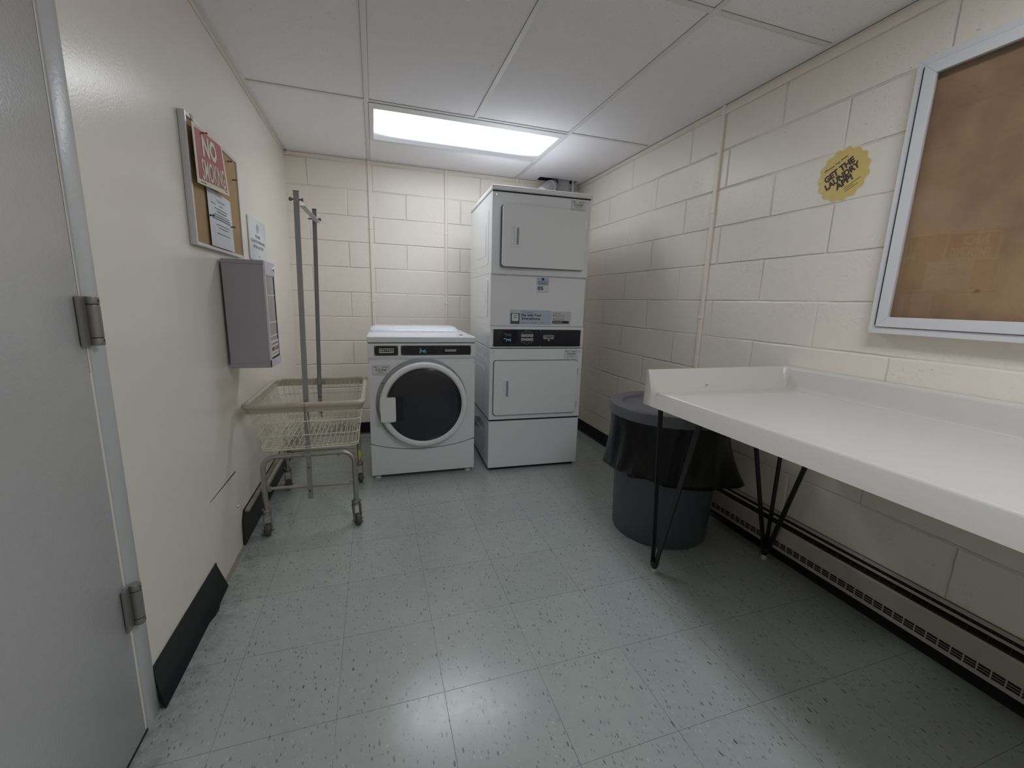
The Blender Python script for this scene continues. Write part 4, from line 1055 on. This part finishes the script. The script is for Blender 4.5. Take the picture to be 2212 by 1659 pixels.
# ================================================================== TRASH CAN, BAG, LID
KX, KY = 2.03, -2.01
t = thing('trash_can', 'round dark grey plastic trash can with a lid under the table end', 'trash can', (KX, KY, 0))
b = MB(); b.lathe([(0, .004), (.225, .004), (.232, .0), (.240, .008), (.244, .10), (.252, .35), (.268, .60), (.275, .66), (.268, .662), (.26, .60), (.235, .05), (0, .03)], (KX, KY, 0), M_can, 72)
b.build('barrel', t, smooth=50)
b = MB(); b.lathe([(.288, .632), (.297, .630), (.300, .636), (.299, .676), (.296, .682), (.290, .684), (.268, .683), (.242, .680), (.236, .676), (.233, .668), (.226, .664), (.12, .664), (0, .666)], (KX, KY, 0), M_lid, 80)
b.build('lid', t, 'grey round lid with a recessed middle', smooth=30)
def bagfn(a, r, h):
    k = (0.64-h)/.28
    s_ = max(0.0, min(1.0, k*3+.12)); w_ = ((.003+.003*k)*math.sin(9*a+3*k)+.0025*math.sin(17*a+1.3)+.003*k*math.sin(5*a+2))*s_
    # gathered corners of the bag flare towards the back left and the near right
    fl = 0
    for a0, amp, wd in ((math.radians(207), .042, .13), (math.radians(-50), .066, .24)):
        d = (a-a0+PI) % (2*PI)-PI; fl += amp*math.exp(-(d/wd)**2)*max(0, k)**(4.5 if amp < .05 else 2.0)
    return r+w_+fl, h+(.012*math.sin(2*a+.6)+.002*math.sin(7*a))*max(0, k)+(.02*math.exp(-(((a-math.radians(205)+PI) % (2*PI)-PI)/.35)**2))*max(0, k)**2
b = MB(); prof = [(.280, .660), (.286, .645), (.290, .630), (.288, .60), (.286, .56), (.287, .52), (.290, .48), (.293, .44), (.297, .40), (.302, .365), (.306, .345), (.300, .342), (.290, .40), (.280, .50)]
b.lathe(prof, (KX, KY, 0), M_bag, 180, fn=bagfn)
tag(recentre(b.build('trash_bag', smooth=180, wn=False)), 'black plastic bag folded over the rim of the trash can', 'bag')

# ================================================================== BASEBOARD HEATER
HY0, HY1 = -4.4, -2.02
t = thing('baseboard_heater', 'long cream baseboard heater under the folding table', 'heater', (W-.03, (HY0+HY1)/2, .06))
b = MB(); b.box(W-.010, HY0, .065, W, HY1, .222, M_heat, .002); b.prism([(W-.010, .222), (W-.017, .216), (W-.018, .212), (W-.010, .217), (W-.004, .217), (W-.004, .222)], 'Y', HY0, HY1, M_heat); b.build('back_plate', t)
b = MB(); xf = 2.352
b.prism([(xf, .112), (xf, .178), (xf+.005, .185), (xf+.007, .183), (xf+.003, .176), (xf+.003, .112)], 'Y', HY0, HY1, M_heat)
b.prism([(xf-.001, .070), (xf-.003, .072), (xf-.003, .082), (xf, .084), (xf+.004, .084), (xf+.03, .070)], 'Y', HY0, HY1, M_heat)
b.build('front_cover', t, smooth=20, wn=False)
b = MB(); b.box(xf+.010, HY0+.01, .075, W-.012, HY1-.01, .185, M_heatd); b.box(W-.015, HY0+.01, .18, W-.0095, HY1-.004, .2145, M_heatd); b.build('heating_core', t, 'dark inner core and added dark strip for slot shade')  # upper strip is added dark to paint the shade inside the slot
b = MB()
k = HY1-.02
i = 0
while k > -3.6:
    b.box(xf, k-.0015, .083, xf+.004, k+.0015, .113, M_heat); k -= .0325; i += 1
for z in (.0925, .1015): b.box(xf+.001, -3.6, z-.0007, xf+.003, HY1, z+.0007, M_heat)
b.build('front_grille', t, 'row of small square grille openings', wn=False)
b = MB(); k = HY1-.03; b.bar((xf+.010, HY1-.03, .1845), (xf+.010, -3.6, .1845), .003, .002, M_fin, UX)
while k > -3.6:
    b.bar((xf+.006, k, .184), (W-.018, k+.012, .209), .0016, .0012, M_fin, UY); k -= .05
b.build('fin_row', t, 'thin top grille bars', wn=False)
b = MB(); b.prism([(W-.037, .199), (W-.029, .205), (W-.028, .2035), (W-.036, .1975)], 'Y', HY0, HY1, M_heat); b.build('damper', t, 'narrow metal damper strip', wn=False)
b = MB(); b.prism([(xf, .07), (xf, .178), (xf+.010, .188), (W-.03, .206), (W-.010, .222), (W, .222), (W, .07)], 'Y', HY1-.004, HY1, M_heat); b.build('end_cap', t)

# ================================================================== DISPLAY CASE, STICKER
t = thing('display_case', 'large hinged glass notice case with brown cork on the right wall', 'notice board', (W-.02, -3.26, 1.094))
cy0, cy1, cz0, cz1 = -3.87, -2.648, 1.094, 2.001; xq = W-.045
def frame4(b, x0, x1, y0, y1, z0, z1, wd, m, bev=.002):
    for (p, q_) in (((y0, z0), (y0+wd, z0+wd)), ((y1, z0), (y1-wd, z0+wd))): pass
    for sgn, ya in ((1, y0), (-1, y1)):
        b.prism([(ya, z0), (ya+sgn*wd, z0+wd), (ya+sgn*wd, z1-wd), (ya, z1)], 'X', x0, x1, m, bev)
    for sgn, za in ((1, z0), (-1, z1)):
        b.prism([(y0, za), (y1, za), (y1-wd, za+sgn*wd), (y0+wd, za+sgn*wd)], 'X', x0, x1, m, bev)
b = MB(); frame4(b, xq, W, cy0, cy1, cz0, cz1, .022, M_aluw, .0015); b.box(W-.012, cy0+.01, cz0+.01, W-.004, cy1-.01, cz1-.01, M_aluw); b.build('case_frame', t, 'satin aluminium outer frame')
b = MB(); frame4(b, xq-.006, xq+.010, cy0+.024, cy1-.024, cz0+.024, cz1-.024, .036, M_aluw, .002); df = b.build('door_frame', t, 'aluminium glazed door frame')
b = MB(); b.box(xq+.000, cy0+.055, cz0+.055, xq+.003, cy1-.055, cz1-.055, M_glass); b.build('glass', df, 'clear reflecting pane', wn=False)
b = MB()
z = cz0+.03; b.box(xq-.0066, cy1-.0255, cz0+.03, xq-.002, cy1-.0225, cz1-.03, M_dark)
while z < cz1-.04: b.tube([(xq-.004, cy1-.0222, z), (xq-.004, cy1-.0222, z+.021)], .0022, M_alu, 6); z += .0235
b.build('piano_hinge', df, 'long narrow hinge', wn=False)
b = MB(); b.box(W-.016, cy0+.022, cz0+.022, W-.012, cy1-.022, cz1-.022, M_cork2); b.build('cork_panel', t, 'stained brown cork backing', wn=False)

b = MB(); sc_y, sc_z, sr = -2.4235, 1.7095, .098; pol = []; pol2 = []
for k in range(150):
    a = 2*PI*k/150; r_ = sr*(1+.042*math.cos(15*a+.6)); pol.append((sc_y+r_*math.cos(a), sc_z+r_*math.sin(a))); pol2.append((sc_y+(r_+.0035)*math.cos(a), sc_z+(r_+.0035)*math.sin(a)))
b.prism(pol2, 'X', W-.0012, W-.0002, M_edge); b.prism(pol, 'X', W-.0022, W-.001, M_gold); ux = V(0, -.874, .486); vx = V(0, .486, .874); xs_ = W-.003
b.text('GET THE', (xs_, -2.358, 1.690), ux, vx, .122, .025, M_brown, .05); b.text('LAUNDRY', (xs_, -2.366, 1.660), ux, vx, .139, .025, M_brown, .05); b.text('APP!', (xs_, -2.408, 1.652), ux, vx, .068, .025, M_brown, .05)
b.text('One Tap Away', (xs_, -2.366, 1.739), ux, vx, .078, .008, M_brown, .01)
for r_ in (.0045, .009):
    c0 = V(xs_, -2.357, 1.735); pts = [c0+ux*math.cos(math.radians(20+140*k/6))*r_+vx*math.sin(math.radians(20+140*k/6))*r_ for k in range(7)]
    for p, q_ in zip(pts, pts[1:]): b.bar(p, q_, .0018, .0003, M_brown, (q_-p).normalized().cross(UX))
for k, (s0, ln) in enumerate(((.0, .066), (.0, .036), (.0, .050))):
    p = V(xs_, -2.436, 1.6525)-vx*(.0075*k)+ux*s0; b.bar(p, p+ux*ln, .0014, .0003, M_brown, vx)
tag(recentre(b.build('round_sticker', wn=False)), 'gold scalloped round sticker advertising the laundry app', 'sticker')

for o in list(bpy.data.objects):
    if '_off' in o: del o['_off']
